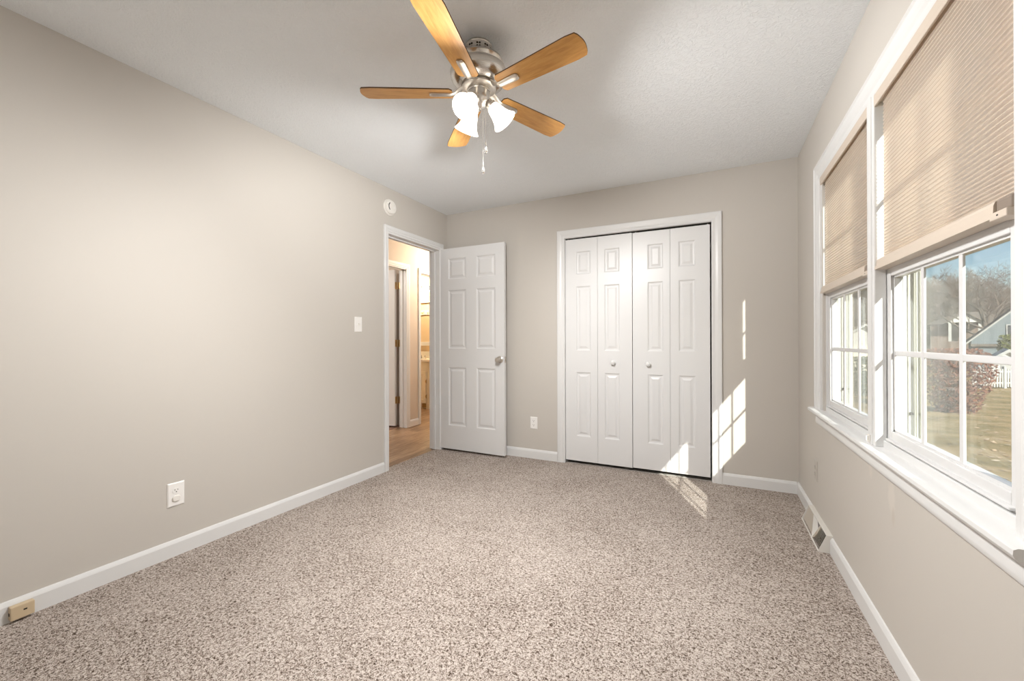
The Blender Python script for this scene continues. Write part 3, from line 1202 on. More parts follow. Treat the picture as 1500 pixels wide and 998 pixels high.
# ------------------------------------------------------------------ wall fittings
def plate(mb, fn, a0, a1, b0, b1, t=0.006, e=0.005):
    mb.loft([[fn(a0, b0, 0), fn(a1, b0, 0), fn(a1, b1, 0), fn(a0, b1, 0)],
             [fn(a0, b0, t * 0.45), fn(a1, b0, t * 0.45), fn(a1, b1, t * 0.45), fn(a0, b1, t * 0.45)],
             [fn(a0 + e, b0 + e, t), fn(a1 - e, b0 + e, t), fn(a1 - e, b1 - e, t), fn(a0 + e, b1 - e, t)]])
    return mb


def oval(fn, ca, cb, ra, rb, h, n=24, flat=0.82):
    out = []
    for k in range(n):
        t_ = 2 * PI * k / n
        b = math.sin(t_) * rb
        b = max(-rb * flat, min(rb * flat, b))
        out.append(fn(ca + math.cos(t_) * ra, cb + b, h))
    return out


def outlet(label, fn, ca, cb, hw, hh, cover_low=False, mp=None):
    mp = mp or M['plastic_bright']
    p = fn(ca, cb, 0)
    t = thing('wall_outlet', label, 'outlet', p, 'white electrical outlets')
    plate(MB(), fn, ca - hw, ca + hw, cb - hh, cb + hh).build('cover_plate', mp, t)
    for k, zc in enumerate((cb + 0.020, cb - 0.020)):
        mb = MB()
        mb.loft([oval(fn, ca, zc, 0.0165, 0.0165, 0.0055), oval(fn, ca, zc, 0.0165, 0.0165, 0.0078)])
        sk = mb.build('socket', mp, t)
        if cover_low and k == 1:
            mb = MB()
            mb.loft([oval(fn, ca, zc, 0.018, 0.018, 0.0078), oval(fn, ca, zc, 0.018, 0.018, 0.0115), oval(fn, ca, zc, 0.0155, 0.0155, 0.0135)])
            mb.build('safety_cap', M['plastic'], sk, label='blank plastic safety cap')
        else:
            mb = MB()
            for (da, dz, wa, hz) in ((-0.0065, 0.004, 0.0011, 0.0042), (0.0065, 0.004, 0.0011, 0.0034), (0.0, -0.0065, 0.0024, 0.0022)):
                c = [fn(ca + da - wa, zc + dz - hz, 0.0076), fn(ca + da + wa, zc + dz - hz, 0.0076), fn(ca + da + wa, zc + dz + hz, 0.0076), fn(ca + da - wa, zc + dz + hz, 0.0076)]
                c2 = [fn(ca + da - wa, zc + dz - hz, 0.0081), fn(ca + da + wa, zc + dz - hz, 0.0081), fn(ca + da + wa, zc + dz + hz, 0.0081), fn(ca + da - wa, zc + dz + hz, 0.0081)]
                mb.loft([c, c2])
            mb.build('slots', M['dark'], sk)
    mb = MB()
    mb.lathe([(0, 0), (0.003, 0), (0.0026, 0.0012), (0, 0.0015)], fn(ca, cb, 0.0055), Vector(fn(0, 0, 1)) - Vector(fn(0, 0, 0)), 10)
    mb.build('screw', M['plastic'], t)
    return t


outlet('white duplex outlet with safety cap low on the long left wall', on_left, -2.428, 0.318, 0.038, 0.061, True)
outlet('white duplex outlet between the open door and the closet', on_back, 0.994, 0.336, 0.036, 0.057)
outlet('wall coloured outlet seen edge-on below the window nearer the closet', on_right, -0.560, 0.330, 0.036, 0.060, mp=painted('grey_beige_plate', (0.50, 0.47, 0.43, 1), 0.5, 0, 0))
# light switch
t = thing('light_switch', 'white toggle light switch beside the bedroom doorway', 'light switch', (0, -1.204, 1.245))
plate(MB(), on_left, -1.241, -1.167, 1.185, 1.305).build('cover_plate', M['plastic_bright'], t)
mb = MB()
mb.box(0.005, 0.0062, -1.209, -1.199, 1.233, 1.257)
tg = mb.build('toggle_slot', M['plastic'], t)
mb = MB()
mb.loft([[(0.006, -1.207, 1.241), (0.006, -1.201, 1.241), (0.006, -1.201, 1.252), (0.006, -1.207, 1.252)], [(0.017, -1.2065, 1.250), (0.017, -1.2015, 1.250), (0.017, -1.2015, 1.256), (0.017, -1.2065, 1.256)]])
mb.build('toggle', M['plastic'], t)
for z in (1.215, 1.275):
    mb = MB()
    mb.lathe([(0, 0), (0.0028, 0), (0.0024, 0.0012), (0, 0.0014)], (0.0055, -1.204, z), (1, 0, 0), 10)
    mb.build('screw', M['plastic'], t)
# smoke detector above the door
t = thing('smoke_detector', 'round white smoke detector on the wall above the doorway', 'smoke detector', (0, -0.856, 2.272))
mb = MB()
mb.lathe([(0, 0), (0.070, 0), (0.070, 0.008), (0.066, 0.013), (0, 0.013)], (0, -0.856, 2.272), (1, 0, 0), 48)
mb.build('mounting_base', M['plastic'], t, 30)
mb = MB()
mb.lathe([(0, 0.012), (0.060, 0.012), (0.060, 0.024), (0.054, 0.033), (0.040, 0.037), (0, 0.038)], (0, -0.856, 2.272), (1, 0, 0), 48)
cv = mb.build('cover', M['plastic'], t, 30)
mb = MB()
for k in range(-5, 6):
    a = PI + k * 0.15
    p = Vector((0.0365, -0.856 + math.cos(a) * 0.040, 2.272 + math.sin(a) * 0.040))
    mb.box(p.x - 0.003, p.x + 0.0016, p.y - 0.0035, p.y + 0.0035, p.z - 0.0032, p.z + 0.0032)
mb.build('vent_slits', M['dark'], cv)
mb = MB()
mb.lathe([(0, 0), (0.009, 0), (0.009, 0.002), (0, 0.003)], (0.0375, -0.832, 2.272), (1, 0, 0), 18)
mb.build('test_button', M['plastic_bright'], cv, 40)
mb = MB()
mb.lathe([(0, 0), (0.003, 0), (0.002, 0.001), (0, 0.0013)], (0.036, -0.906, 2.283), (1, 0, 0), 8)
mb.build('indicator', M['dark'], cv)
# beige surface jack on the left baseboard
t = thing('phone_jack', 'beige plastic phone jack box fixed on the left baseboard', 'phone jack', (0.013, -2.963, 0.013))
mb = MB()
mb.box(0.013, 0.040, -2.996, -2.931, 0.012, 0.065)
bx_ = mb.build('housing', M['beige_plastic'], t, bevel=0.003)
mb = MB()
mb.box(0.0395, 0.0408, -2.962, -2.952, 0.040, 0.0455)
mb.build('screw_slot', M['dark'], bx_)
mb = MB()
mb.box(0.020, 0.030, -2.9968, -2.9955, 0.030, 0.042)
mb.build('jack_hole', M['dark'], bx_)

# floor register (baseboard diffuser)
t = thing('floor_register', 'white baseboard heat register with slanted front under the far window', 'heat register', (W, -0.708, 0))
y0, y1 = -0.932, -0.485
mb = MB()
# end caps and top ledge
profile = [(0.0, 0.0), (0.0, 0.092), (0.026, 0.092), (0.030, 0.086), (0.062, 0.006), (0.062, 0.0)]
for (ya, yb) in ((y0, y0 + 0.003), (y1 - 0.003, y1)):
    mb.loft([[(W - a, y, b) for a, b in profile] for y in (ya, yb)])
mb.box(W - 0.027, W, y0, y1, 0.086, 0.092)
mb.box(W - 0.064, W - 0.058, y0, y1, 0.0, 0.007)
mb.build('shell', M['register'], t, bevel=0.001)
mb = MB()
mb.box(W - 0.012, W - 0.004, y0 + 0.003, y1 - 0.003, 0.0, 0.086)
mb.build('back_grille', speckle('perforated_grey_metal', [(0.45, (0.12, 0.12, 0.12, 1)), (0.55, (0.5, 0.5, 0.5, 1))], 350, 1, 0.5), t)


def slant(y, s):     # point on the sloped front, s from 0 (bottom) to 1 (top)
    return Vector((W - 0.061 + 0.032 * s, y, 0.006 + 0.080 * s))


yc = (y0 + y1) / 2
fin = MB()
for yt, yb in ((-0.640, -0.763), (-0.796, -0.767)):
    a, b = slant(yt, 1), slant(yb, 0)
    d = Vector((0.034, 0, 0.0))
    fin.loft([[a + Vector((0, 0.002, 0)), a - Vector((0, 0.002, 0)), a - Vector((0, 0.002, 0)) + d * 0.5, a + Vector((0, 0.002, 0)) + d * 0.5],
              [b + Vector((0, 0.002, 0)), b - Vector((0, 0.002, 0)), b - Vector((0, 0.002, 0)) + d, b + Vector((0, 0.002, 0)) + d]])
fin.build('divider', M['register'], t)


def fan_fins(spans, dy, name):
    m_ = MB()
    for yv, s0, s1 in spans:
        a, b = slant(yv, s1) + Vector((0.004, 0, 0)), slant(yv, s0) + Vector((0.004, 0, 0))
        e = Vector((0, 0.0010, 0))
        d = Vector((0.016, dy, 0))
        m_.loft([[a + e, a - e, a - e + d * 0.7, a + e + d * 0.7], [b + e, b - e, b - e + d, b + e + d]])
    return m_.build(name, M['register_fin'], t)


spans = []
for k in range(14):
    yv = -0.500 - 0.020 * k
    # cut the fins where they meet the slanted divider
    s1 = 0.97 if yv > -0.640 else max(0.0, 1 - (-0.640 - yv) / 0.123) * 0.97
    if s1 > 0.1:
        spans.append((yv, 0.03, s1))
fan_fins(spans, 0.0, 'louvre_fins')
spans = []
for k in range(9):
    yv = -0.916 + 0.019 * k
    s1 = 0.97 if yv < -0.796 else max(0.0, 1 - (yv + 0.796) / 0.029) * 0.97
    if s1 > 0.1:
        spans.append((yv, 0.03, s1))
fan_fins(spans, 0.05, 'louvre_fins')

# ------------------------------------------------------------------ hallway, side room and bathroom
HX = -1.0215
o = MB().box(-4.2, -0.05, -2.6, 3.2, -0.05, -0.003).build('floor_hall', M['wood_floor'], kind='structure')
tag(o, 'brown wood plank floor of the hallway and bathroom', 'floor', kind='structure')
HD = (-0.225, 0.548, -1, 2.045)
BD = (0.835, 1.560, -1, 2.045)
o = wall_holes(-2.6, 3.2, 0, H, [HD, BD], on_hall, 0.110).build('wall_hall', M['hall_wall'], kind='structure')
tag(o, 'cream lit hallway wall seen through the bedroom doorway', 'wall', kind='structure')
mb = MB()
mb.box(-0.23, -0.115, 0.115, 3.2, 0, H)
mb.box(HX, -0.115, -2.6, -2.5, 0, H)
mb.box(HX, -0.115, 3.1, 3.2, 0, H)
o = mb.build('wall_hall_ends', M['hall_wall'], kind='structure')
tag(o, 'cream hallway end and side walls', 'wall', kind='structure')
mb = MB()
mb.box(-4.2, -1.1315, 0.66, 0.74, 0, H)
o = mb.build('wall_side_room', M['hall_wall'], kind='structure')
tag(o, 'wall between the side room and the bathroom', 'wall', kind='structure')
mb = MB()
mb.box(-4.2, -1.1315, -2.6, -2.5, 0, H)
mb.box(-4.2, -4.1, -2.6, 0.66, 0, H)
o = mb.build('wall_side_room_far', M['hall_wall'], kind='structure')
tag(o, 'far walls of the side room', 'wall', kind='structure')
mb = MB()
mb.box(-4.2, -1.1315, 2.35, 2.45, 0, H)
mb.box(-3.2, -3.1, 0.74, 2.45, 0, H)
mb.box(-1.1315, -1.125, 1.60, 2.45, 0, H)
o = mb.build('wall_bathroom', M['bath_wall'], kind='structure')
tag(o, 'warm tan bathroom wall behind the vanity', 'wall', kind='structure')
for nm, hd, lb in (('trim_9', HD, 'white casing around the hallway door opposite'), ('trim_10', BD, 'white casing around the bathroom doorway')):
    mb = MB()
    mb.sweep([(hd[0], 0), (hd[0], hd[3]), (hd[1], hd[3]), (hd[1], 0)], [(-o_, h) for o_, h in casing_prof(0.060 if nm == 'trim_9' else 0.048)], on_hall)
    mb.box(HX - 0.115, HX + 0.003, hd[1] - 0.002, hd[1] + 0.012, 0, hd[3])
    mb.box(HX - 0.115, HX + 0.003, hd[0] - 0.012, hd[0] + 0.002, 0, hd[3])
    mb.box(HX - 0.115, HX + 0.003, hd[0], hd[1], hd[3] - 0.010, hd[3] + 0.006)
    mb.box(HX - 0.075, HX - 0.045, hd[1] - 0.014, hd[1], 0, hd[3])
    mb.box(HX - 0.075, HX - 0.045, hd[0], hd[1], hd[3] - 0.022, hd[3])
    o = mb.build(nm, M['trim'], kind='structure')
    tag(o, lb, 'trim', kind='structure')
baseboard('baseboard_hall', 0.610, 0.786, on_hall, 'short white baseboard between the two hallway doorways', 1.05)
# hall door, swung into the side room, with brass hinges
d4 = struct('door_4', 'white hallway door with brass hinges, opened into the side room', 'door', (-1.155, 0.53, 0))
ang = R(8)
hx0, hy0 = -1.150, 0.535


def hall_door(x, y, z):
    # x runs away from the hinge, y is thickness
    u = Vector((-math.cos(ang), math.sin(ang) * -1, 0))
    n = Vector((math.sin(ang) * -1, math.cos(ang), 0)) * 1.0
    p = Vector((hx0, hy0 - 0.036, 0)) + u * (x + 0.012) + n * y
    return (p.x, p.y, z + 0.02)


panels = [(x0, x1, z0 - 0.022, z1 - 0.022) for x0, x1 in ((0.107, 0.318), (0.438, 0.650)) for z0, z1 in pz]
panel_door(0.76, 2.015, 0.035, panels, hall_door).build('slab', M['door'], d4)
for z in (0.352, 1.087, 1.833):
    mb = MB()
    mb.tube([(-1.150, 0.528, z - 0.046), (-1.150, 0.528, z + 0.046)], 0.0065, 10)
    mb.box(-1.150, -1.120, 0.543, 0.5465, z - 0.045, z + 0.045)
    mb.box(-1.166, -1.161, 0.500, 0.534, z - 0.045, z + 0.045)
    mb.build('hinge', M['brass'], d4, 40, label='brass butt hinge')
MB().box(-4.1, -1.125, -2.5, 0.66, -0.02, 0.0).build('floor_side_room', speckle('reddish_brown_carpet', [(0.4, (0.20, 0.12, 0.09, 1)), (0.6, (0.34, 0.22, 0.17, 1))], 80, 3), kind='structure')
tag(bpy.data.objects['floor_side_room'], 'reddish brown floor of the side room past the hallway', 'floor', kind='structure')
lamp('hall_unseen_light', 'POINT', (-0.50, 1.25, 2.15), HALL_W, (1.0, 0.86, 0.69), 0.10)  # unseen warm point light for the hall wall, no ceiling fixture built
lamp('side_room_fill', 'POINT', (-2.6, -1.2, 2.2), SIDE_ROOM_W, (1.0, 0.92, 0.82), 0.15)  # added fill out of view, brightens the open hall door leaf

# bathroom vanity
v = thing('vanity_cabinet', 'cream bathroom vanity cabinet with panelled door and hinges', 'vanity', (-2.0, 2.09, 0))
mb = MB()
mb.box(-2.60, -1.50, 1.835, 2.34, 0.09, 0.772)
mb.box(-2.60, -1.50, 1.89, 2.34, 0.0, 0.09)
mb.box(-1.705, -1.50, 1.832, 1.90, 0.0, 0.09)
mb.build('carcass', M['cream'], v, bevel=0.002)
mb = MB()
mb.box(-1.83, -1.715, 1.884, 1.892, 0.012, 0.080)
mb.build('toe_board', speckle('tan_toe_board', [(0.4, (0.36, 0.26, 0.13, 1)), (0.6, (0.50, 0.38, 0.2, 1))], 4, 3), v)
for x0, x1 in ((-2.06, -1.702), (-2.44, -2.075)):
    ps = [(0.05, x1 - x0 - 0.05, 0.05, 0.46)]
    dr = panel_door(x1 - x0, 0.51, 0.016, ps, lambda x, y, z, x0=x0: (x + x0, 1.819 + y, z + 0.100)).build('cabinet_door', M['cream'], v)
    for z in (0.208, 0.454):
        mb = MB()
        mb.tube([(x1 + 0.006, 1.820, z - 0.03), (x1 + 0.006, 1.820, z + 0.03)], 0.0065, 8)
        mb.box(x1 - 0.012, x1 + 0.004, 1.816, 1.8195, z - 0.018, z + 0.018)
        mb.build('hinge', M['brass'], dr, 40, label='dark brass hinge')
mb = MB()
mb.box(-2.62, -1.48, 1.808, 2.345, 0.772, 0.812)
mb.box(-2.62, -1.48, 2.325, 2.349, 0.812, 0.930)
mb.build('countertop', M['counter'], v, bevel=0.004, label='cream countertop with backsplash')
t = thing('bathroom_faucet', 'small chrome faucet on the bathroom vanity top', 'faucet', (-2.10, 2.20, 0.812))
mb = MB()
mb.lathe([(0, 0), (0.026, 0), (0.024, 0.012), (0.014, 0.018), (0.013, 0.055), (0, 0.057)], (-2.10, 2.20, 0.812), (0, 0, 1), 18)
mb.tube([(-2.10, 2.20, 0.855), (-2.10, 2.14, 0.872), (-2.10, 2.09, 0.866), (-2.10, 2.08, 0.852)], 0.010, 10)
mb.build('spout', M['chrome'], t, 40)
for dx in (-0.075, 0.075):
    mb = MB()
    mb.lathe([(0, 0), (0.020, 0), (0.018, 0.012), (0.012, 0.018), (0.016, 0.040), (0.010, 0.052), (0, 0.054)], (-2.10 + dx, 2.205, 0.812), (0, 0, 1), 14)
    mb.build('tap_handle', M['chrome'], t, 40)
# vanity light bar
t = thing('vanity_light', 'chrome bathroom light bar with glowing globes above the vanity', 'wall light', (-2.1, 2.35, 2.05))
mb = MB()
mb.box(-2.45, -1.85, 2.330, 2.349, 2.000, 2.100)
mb.build('back_plate', M['chrome'], t, bevel=0.004)
for x in (-2.36, -2.20, -2.04, -1.91):
    mb = MB()
    mb.lathe([(0, 0), (0.028, 0), (0.026, 0.02), (0.018, 0.026), (0, 0.026)], (x, 2.330, 2.05), (0, -1, 0), 18)
    so = mb.build('socket', M['chrome'], t, 40)
    mb = MB()
    mb.sphere((x, 2.262, 2.05), 0.045, 20, 12)
    mb.build('globe', M['bath_bulb'], so, 60, label='glowing round bulb')
lamp('vanity_bulbs_light', 'POINT', (-2.12, 2.10, 2.02), 32, (1.0, 0.80, 0.52), 0.08)
# framed panel ledges and hook rail
o = MB().box(-2.60, -1.70, 2.315, 2.349, 1.804, 1.842).build('wall_ledge', M['trim'], bevel=0.003)
tag(o, 'white ledge below the bathroom light bar', 'ledge', 'white bathroom wall ledges')
o = MB().box(-2.60, -1.70, 2.315, 2.349, 1.034, 1.102).build('wall_ledge', M['trim'], bevel=0.003)
tag(o, 'white ledge just above the bathroom countertop', 'ledge', 'white bathroom wall ledges')
t = thing('hook_rail', 'cream hook rail with dark knobs on the bathroom wall', 'hook rail', (-2.1, 2.35, 1.62))
mb = MB()
mb.box(-2.40, -1.90, 2.335, 2.349, 1.585, 1.668)
mb.build('board', M['cream'], t, bevel=0.003)
for k in range(4):
    x = -2.265 + 0.122 * k
    mb = MB()
    mb.tube([(x, 2.336, 1.640), (x, 2.31, 1.632), (x, 2.30, 1.606), (x, 2.288, 1.600), (x, 2.280, 1.618)], 0.0065, 8)
    mb.sphere((x, 2.280, 1.622), 0.012, 10, 8)
    mb.build('hook', M['brass'], t, 50)


# ------------------------------------------------------------------ outdoors
def out(u, d, z=0.0):
    """a spot outside at forward depth d metres and bearing given by image column u (1500 px frame)"""
    f2 = Vector((-math.sin(YAW), math.cos(YAW), 0))
    r2 = Vector((math.cos(YAW), math.sin(YAW), 0))
    p = Vector((CX, CY, 0)) + f2 * d + r2 * ((u - 750) / F_PX * d)
    return Vector((p.x, p.y, z))


def gz(d):
    return -0.60 - 0.034 * max(0, min(d, 60) - 3) + (max(0, d - 62) * 0.16)


mb = MB()
ds = [2.2, 4, 6, 9, 12, 16, 20, 26, 34, 44, 54, 62]
us = [1000, 1120, 1200, 1280, 1360, 1440, 1520, 1650, 1900, 2400]
mb.loft([[out(u, d, gz(d)) for u in us] for d in ds], False, False, False)
mb.q(*[(XO, -9, -0.6), (XO, 2.5, -0.6), (9, 2.5, -0.62), (9, -9, -0.62)])
o = mb.build('ground', M['lawn'], kind='structure')
tag(o, 'patchy green and tan winter lawn outside the windows', 'lawn', kind='structure')
mb = MB()
hd = [60, 66, 74, 84, 95]
rnd = random.Random(4)
mb.loft([[out(u, d, gz(60) + (d - 60) * 0.20 + rnd.uniform(-0.2, 0.2) + (1.6 if u < 1400 else 0) * (d - 60) / 35) for u in (1040, 1150, 1220, 1300, 1380, 1460, 1540, 1700, 2000)] for d in hd], False, False, False)
o = mb.build('hill', M['litter_hill'], kind='structure', smooth=60)
tag(o, 'brown leaf-covered hillside behind the houses', 'hill', kind='structure')

# outer skin of the house wall
mb = MB()
o = wall_holes(FRONT - 0.1, 2.5, -0.7, 2.7, [(FARW[0] - 0.015, FARW[1] + 0.015, 0.675, WZ1 + 0.02), (NEARW[0] - 0.015, NEARW[1] + 0.015, 0.675, WZ1 + 0.02)], lambda a, b, h: (XO + 0.012 + h, a, b), 0.011)
o = o.build('wall_outside', M['brick'], kind='structure')
tag(o, 'outer brick skin of the bedroom wall', 'wall', kind='structure')

rn = random.Random(11)


def branchy(mb_t, mb_w, base, height, r0, seed, spread=0.55, levels=4, dens=3, upw=0.25, rmin=0.012):
    rd = random.Random(seed)

    def grow(p, d, L, r, lv):
        nseg = 4 if lv == 0 else 3
        pts, rs = [p], [r]
        q = p.copy()
        dd = d.copy()
        for i in range(nseg):
            dd = (dd + Vector((rd.uniform(-1, 1), rd.uniform(-1, 1), rd.uniform(-0.3, 0.9) * upw)) * (0.10 if lv == 0 else 0.22)).normalized()
            q = q + dd * L / nseg
            pts.append(q.copy())
            rs.append(r * (1 - 0.62 * (i + 1) / nseg))
        (mb_t if lv < 2 else mb_w).tube(pts, rs, 6 if lv < 2 else 3, False)
        if lv >= levels:
            return
        kids = dens + (2 if lv == 0 else 0) + rd.randint(0, 1)
        for k in range(kids):
            t_ = rd.uniform(0.38, 1.0) if lv else 0.40 + 0.6 * (k + rd.random()) / kids
            i = min(int(t_ * nseg), nseg - 1)
            s_ = pts[i].lerp(pts[i + 1], t_ * nseg - i)
            az = rd.uniform(0, 2 * PI)
            side = Vector((math.cos(az), math.sin(az), 0))
            side = (side - dd * side.dot(dd)).normalized()
            nd = (dd * (1 - spread) + side * spread + Vector((0, 0, 0.12))).normalized()
            grow(s_, nd, L * rd.uniform(0.50, 0.72), max(rs[i] * 0.55, rmin), lv + 1)
    grow(Vector(base), Vector((0, 0, 1)), height * 0.52, r0, 0)


def tree(u, d, h, r0, label, seed, cat='tree', group=None, levels=4, dens=3, zoff=0.0, spread=0.55):
    b = out(u, d, gz(d) if d < 61 else gz(60) + (d - 60) * 0.20)
    b.z += zoff
    root = thing('bare_tree', label, cat, b, group)
    a, w = MB(), MB()
    branchy(a, w, b - Vector((0, 0, 0.1)), h, r0, seed, spread, levels, dens)
    a.build('trunk', M['bark'], root, 60)
    w.build('twigs', M['twig'], root)
    return root


tree(1452, 46, 13.0, 0.34, 'large bare tree with spreading crown behind the blue grey house', 3, levels=5, dens=4)
G = 'bare trees of the woods on the hillside'
wood = [(1150, 66, 11), (1188, 70, 12), (1222, 64, 11), (1247, 70, 12), (1258, 63, 10), (1268, 68, 12), (1282, 64, 11), (1300, 66, 11), (1318, 70, 12), (1338, 63, 11), (1352, 68, 12), (1366, 64, 11), (1377, 72, 13), (1388, 65, 12),
        (1398, 71, 13), (1408, 66, 12), (1420, 73, 12), (1432, 66, 10), (1444, 72, 11), (1463, 67, 10), (1475, 73, 11), (1490, 66, 11), (1510, 70, 12)]
protos = []
for i, (u, d, h) in enumerate(wood):
    b = out(u, d, gz(60) + (d - 60) * 0.20)
    lab = 'bare grey-brown tree in the woods on the hillside beyond the houses'
    if i < 4:
        root = thing('woodland_tree', lab, 'tree', b, G)
        a, w = MB(), MB()
        branchy(a, w, b - Vector((0, 0, 0.2)), 11, 0.17, 40 + i, 0.45, 5, 4, 0.3, 0.016)
        a.build('trunk', M['bark'], root, 60)
        w.build('twigs', M['twig'], root)
        protos.append(root)
    else:
        root = dup(protos[i % 4])
        root.location = b
        root.rotation_euler = (0, 0, rn.uniform(0, 6.28))
        k = h / 11
        root.scale = (k, k, k)
# tangle of saplings and brush at the foot of the woods
mb = MB()
rd = random.Random(8)
for i in range(15000):
    u = rd.uniform(1235, 1500)
    d = rd.uniform(62, 72)
    hmax = 6.5 + 1.5 * math.sin(u * 0.05) + (1.8 if u < 1415 else -1.0)
    p = out(u, d, gz(60) + (d - 60) * 0.2 + rd.uniform(0, 1) ** 1.5 * hmax)
    a = Vector((rd.uniform(-0.7, 0.7), rd.uniform(-0.7, 0.7), rd.uniform(0.2, 1))).normalized() * rd.uniform(0.3, 0.9)
    b = a.orthogonal().normalized() * rd.uniform(0.025, 0.09)
    mb.q(p - a - b, p - a + b, p + a + b * 0.4, p + a - b * 0.4)
o = mb.build('brush', speckle('brown_olive_brush', [(0.3, (0.12, 0.105, 0.07, 1)), (0.5, (0.22, 0.18, 0.13, 1)), (0.7, (0.34, 0.28, 0.21, 1))], 1.2, 3))
tag(o, 'tangled brown and olive brush at the foot of the woods', 'brush', kind='stuff')


def bush(name, u, d, w, h, n, mat, label, leaf_s, seed, twig=True, zmin=0.0):
    b = out(u, d, gz(d))
    root = thing(name, label, 'shrub', b)
    rd = random.Random(seed)
    mbl = MB()
    for i in range(n):
        z = zmin + rd.random() ** 0.85 * (h - zmin)
        k = z / h
        rad = w / 2 * (0.55 + 0.9 * k) * math.sqrt(max(0.05, 1 - (max(0, k - 0.45) / 0.62) ** 2))
        a = rd.uniform(0, 2 * PI)
        r_ = rad * math.sqrt(rd.random())
        p = b + Vector((math.cos(a) * r_, math.sin(a) * r_, z))
        e1 = Vector((rd.uniform(-1, 1), rd.uniform(-1, 1), rd.uniform(-1, 1))).normalized()
        e2 = e1.orthogonal().normalized()
        s_ = leaf_s * rd.uniform(0.6, 1.3)
        mbl.q(p - e1 * s_, p + e2 * s_ * 0.45, p + e1 * s_, p - e2 * s_ * 0.45)
    mbl.build('foliage', mat, root)
    mbs = MB()
    for i in range(14):
        a = rd.uniform(0, 2 * PI)
        r_ = w / 2 * rd.uniform(0.3, 0.95)
        tip = b + Vector((math.cos(a) * r_, math.sin(a) * r_, h * rd.uniform(0.7, 1.0)))
        mid = b.lerp(tip, 0.5) + Vector((rd.uniform(-0.1, 0.1), rd.uniform(-0.1, 0.1), 0.1))
        mbs.tube([b + Vector((0, 0, -0.05)), mid, tip], [0.018, 0.011, 0.004], 5, False)
    mbs.build('stems', M['twig'], root)
    return root


bush('rust_leaf_bush', 1398, 11.2, 1.45, 1.75, 3600, M['rust_leaf'], 'rust brown leafy bush on the lawn beyond the nearest window', 0.055, 5)
bush('conifer_shrub', 1477, 30, 1.0, 3.0, 1100, M['green_leaf'], 'yellow green conifer shrub in front of the blue grey house', 0.13, 6)

# white picket fence across the back of the lawn
FD = 19.0
fence = thing('picket_fence', 'white picket fence at the far edge of the lawn', 'fence', out(1450, FD, gz(FD)))
f0, f1 = out(1425, FD), out(1560, FD)
fl = (f1 - f0).length
fdn = (f1 - f0).normalized()
fnn = Vector((-fdn.y, fdn.x, 0))
zb = gz(FD)
mb = MB()


def obox(mb, p, along, across, h0, h1, la, lc):
    q_ = [p - along * la - across * lc, p + along * la - across * lc, p + along * la + across * lc, p - along * la + across * lc]
    mb.loft([[Vector((c.x, c.y, h0)) for c in q_], [Vector((c.x, c.y, h1)) for c in q_]])


k = 0
while k * 0.125 < fl:
    obox(mb, f0 + fdn * (k * 0.125), fdn, fnn, zb + 0.06, zb + 0.90, 0.032, 0.01)
    k += 1
for zz in (zb + 0.22, zb + 0.74):
    m_ = f0.lerp(f1, 0.5)
    obox(mb, m_, fdn, fnn, zz, zz + 0.07, fl / 2, 0.02)
mb.build('picket_panel', M['white_ext'], fence)
for k in range(int(fl / 1.15) + 1):
    mb = MB()
    p = f0 + fdn * (0.30 + k * 1.15)
    obox(mb, p, fdn, fnn, zb, zb + 1.0, 0.055, 0.055)
    q_ = [p - fdn * 0.07 - fnn * 0.07, p + fdn * 0.07 - fnn * 0.07, p + fdn * 0.07 + fnn * 0.07, p - fdn * 0.07 + fnn * 0.07]
    mb.loft([[Vector((c.x, c.y, zb + 1.0)) for c in q_], [Vector((p.x, p.y, zb + 1.06)) + (c - p) * 0.1 for c in q_]])
    mb.build('post', M['white_ext'], fence)


# houses: a gabled box with its gable end facing us
def gable_house(name, label, u, d, width, depth, eave, peak, wall_m, roof_m, over=0.35, yaw=0.0, loc_extra=None):
    b = out(u, d, gz(d))
    f2 = Vector((-math.sin(YAW + yaw), math.cos(YAW + yaw), 0))
    r2 = Vector((math.cos(YAW + yaw), math.sin(YAW + yaw), 0))
    root = thing(name, label, 'house', b)

    def P(a, c, z):
        return b + r2 * a + f2 * c + Vector((0, 0, z))
    hw = width / 2
    mb = MB()
    sec = [(-hw, 0), (hw, 0), (hw, eave), (0, peak), (-hw, eave)]
    mb.loft([[P(a, c, z) for a, z in sec] for c in (0, depth)])
    wl = mb.build('wall', wall_m, root)
    mb = MB()
    sl = (peak - eave) / hw
    ro = [(-hw - over, eave - over * sl + 0.02), (0, peak + 0.02), (hw + over, eave - over * sl + 0.02), (hw + over, eave - over * sl + 0.16), (0, peak + 0.18), (-hw - over, eave - over * sl + 0.16)]
    mb.loft([[P(a, c, z) for a, z in ro] for c in (-over, depth + over)])
    mb.build('roof', roof_m, root)
    mb = MB()
    bg_ = [(-hw - over, eave - over * sl - 0.04), (0, peak - 0.04), (hw + over, eave - over * sl - 0.04), (hw + over, eave - over * sl + 0.10), (0, peak + 0.12), (-hw - over, eave - over * sl + 0.10)]
    mb.loft([[P(a, c, z) for a, z in bg_] for c in (-over - 0.04, -over)])
    mb.build('barge_board', M['white_ext'], root)
    return root, P


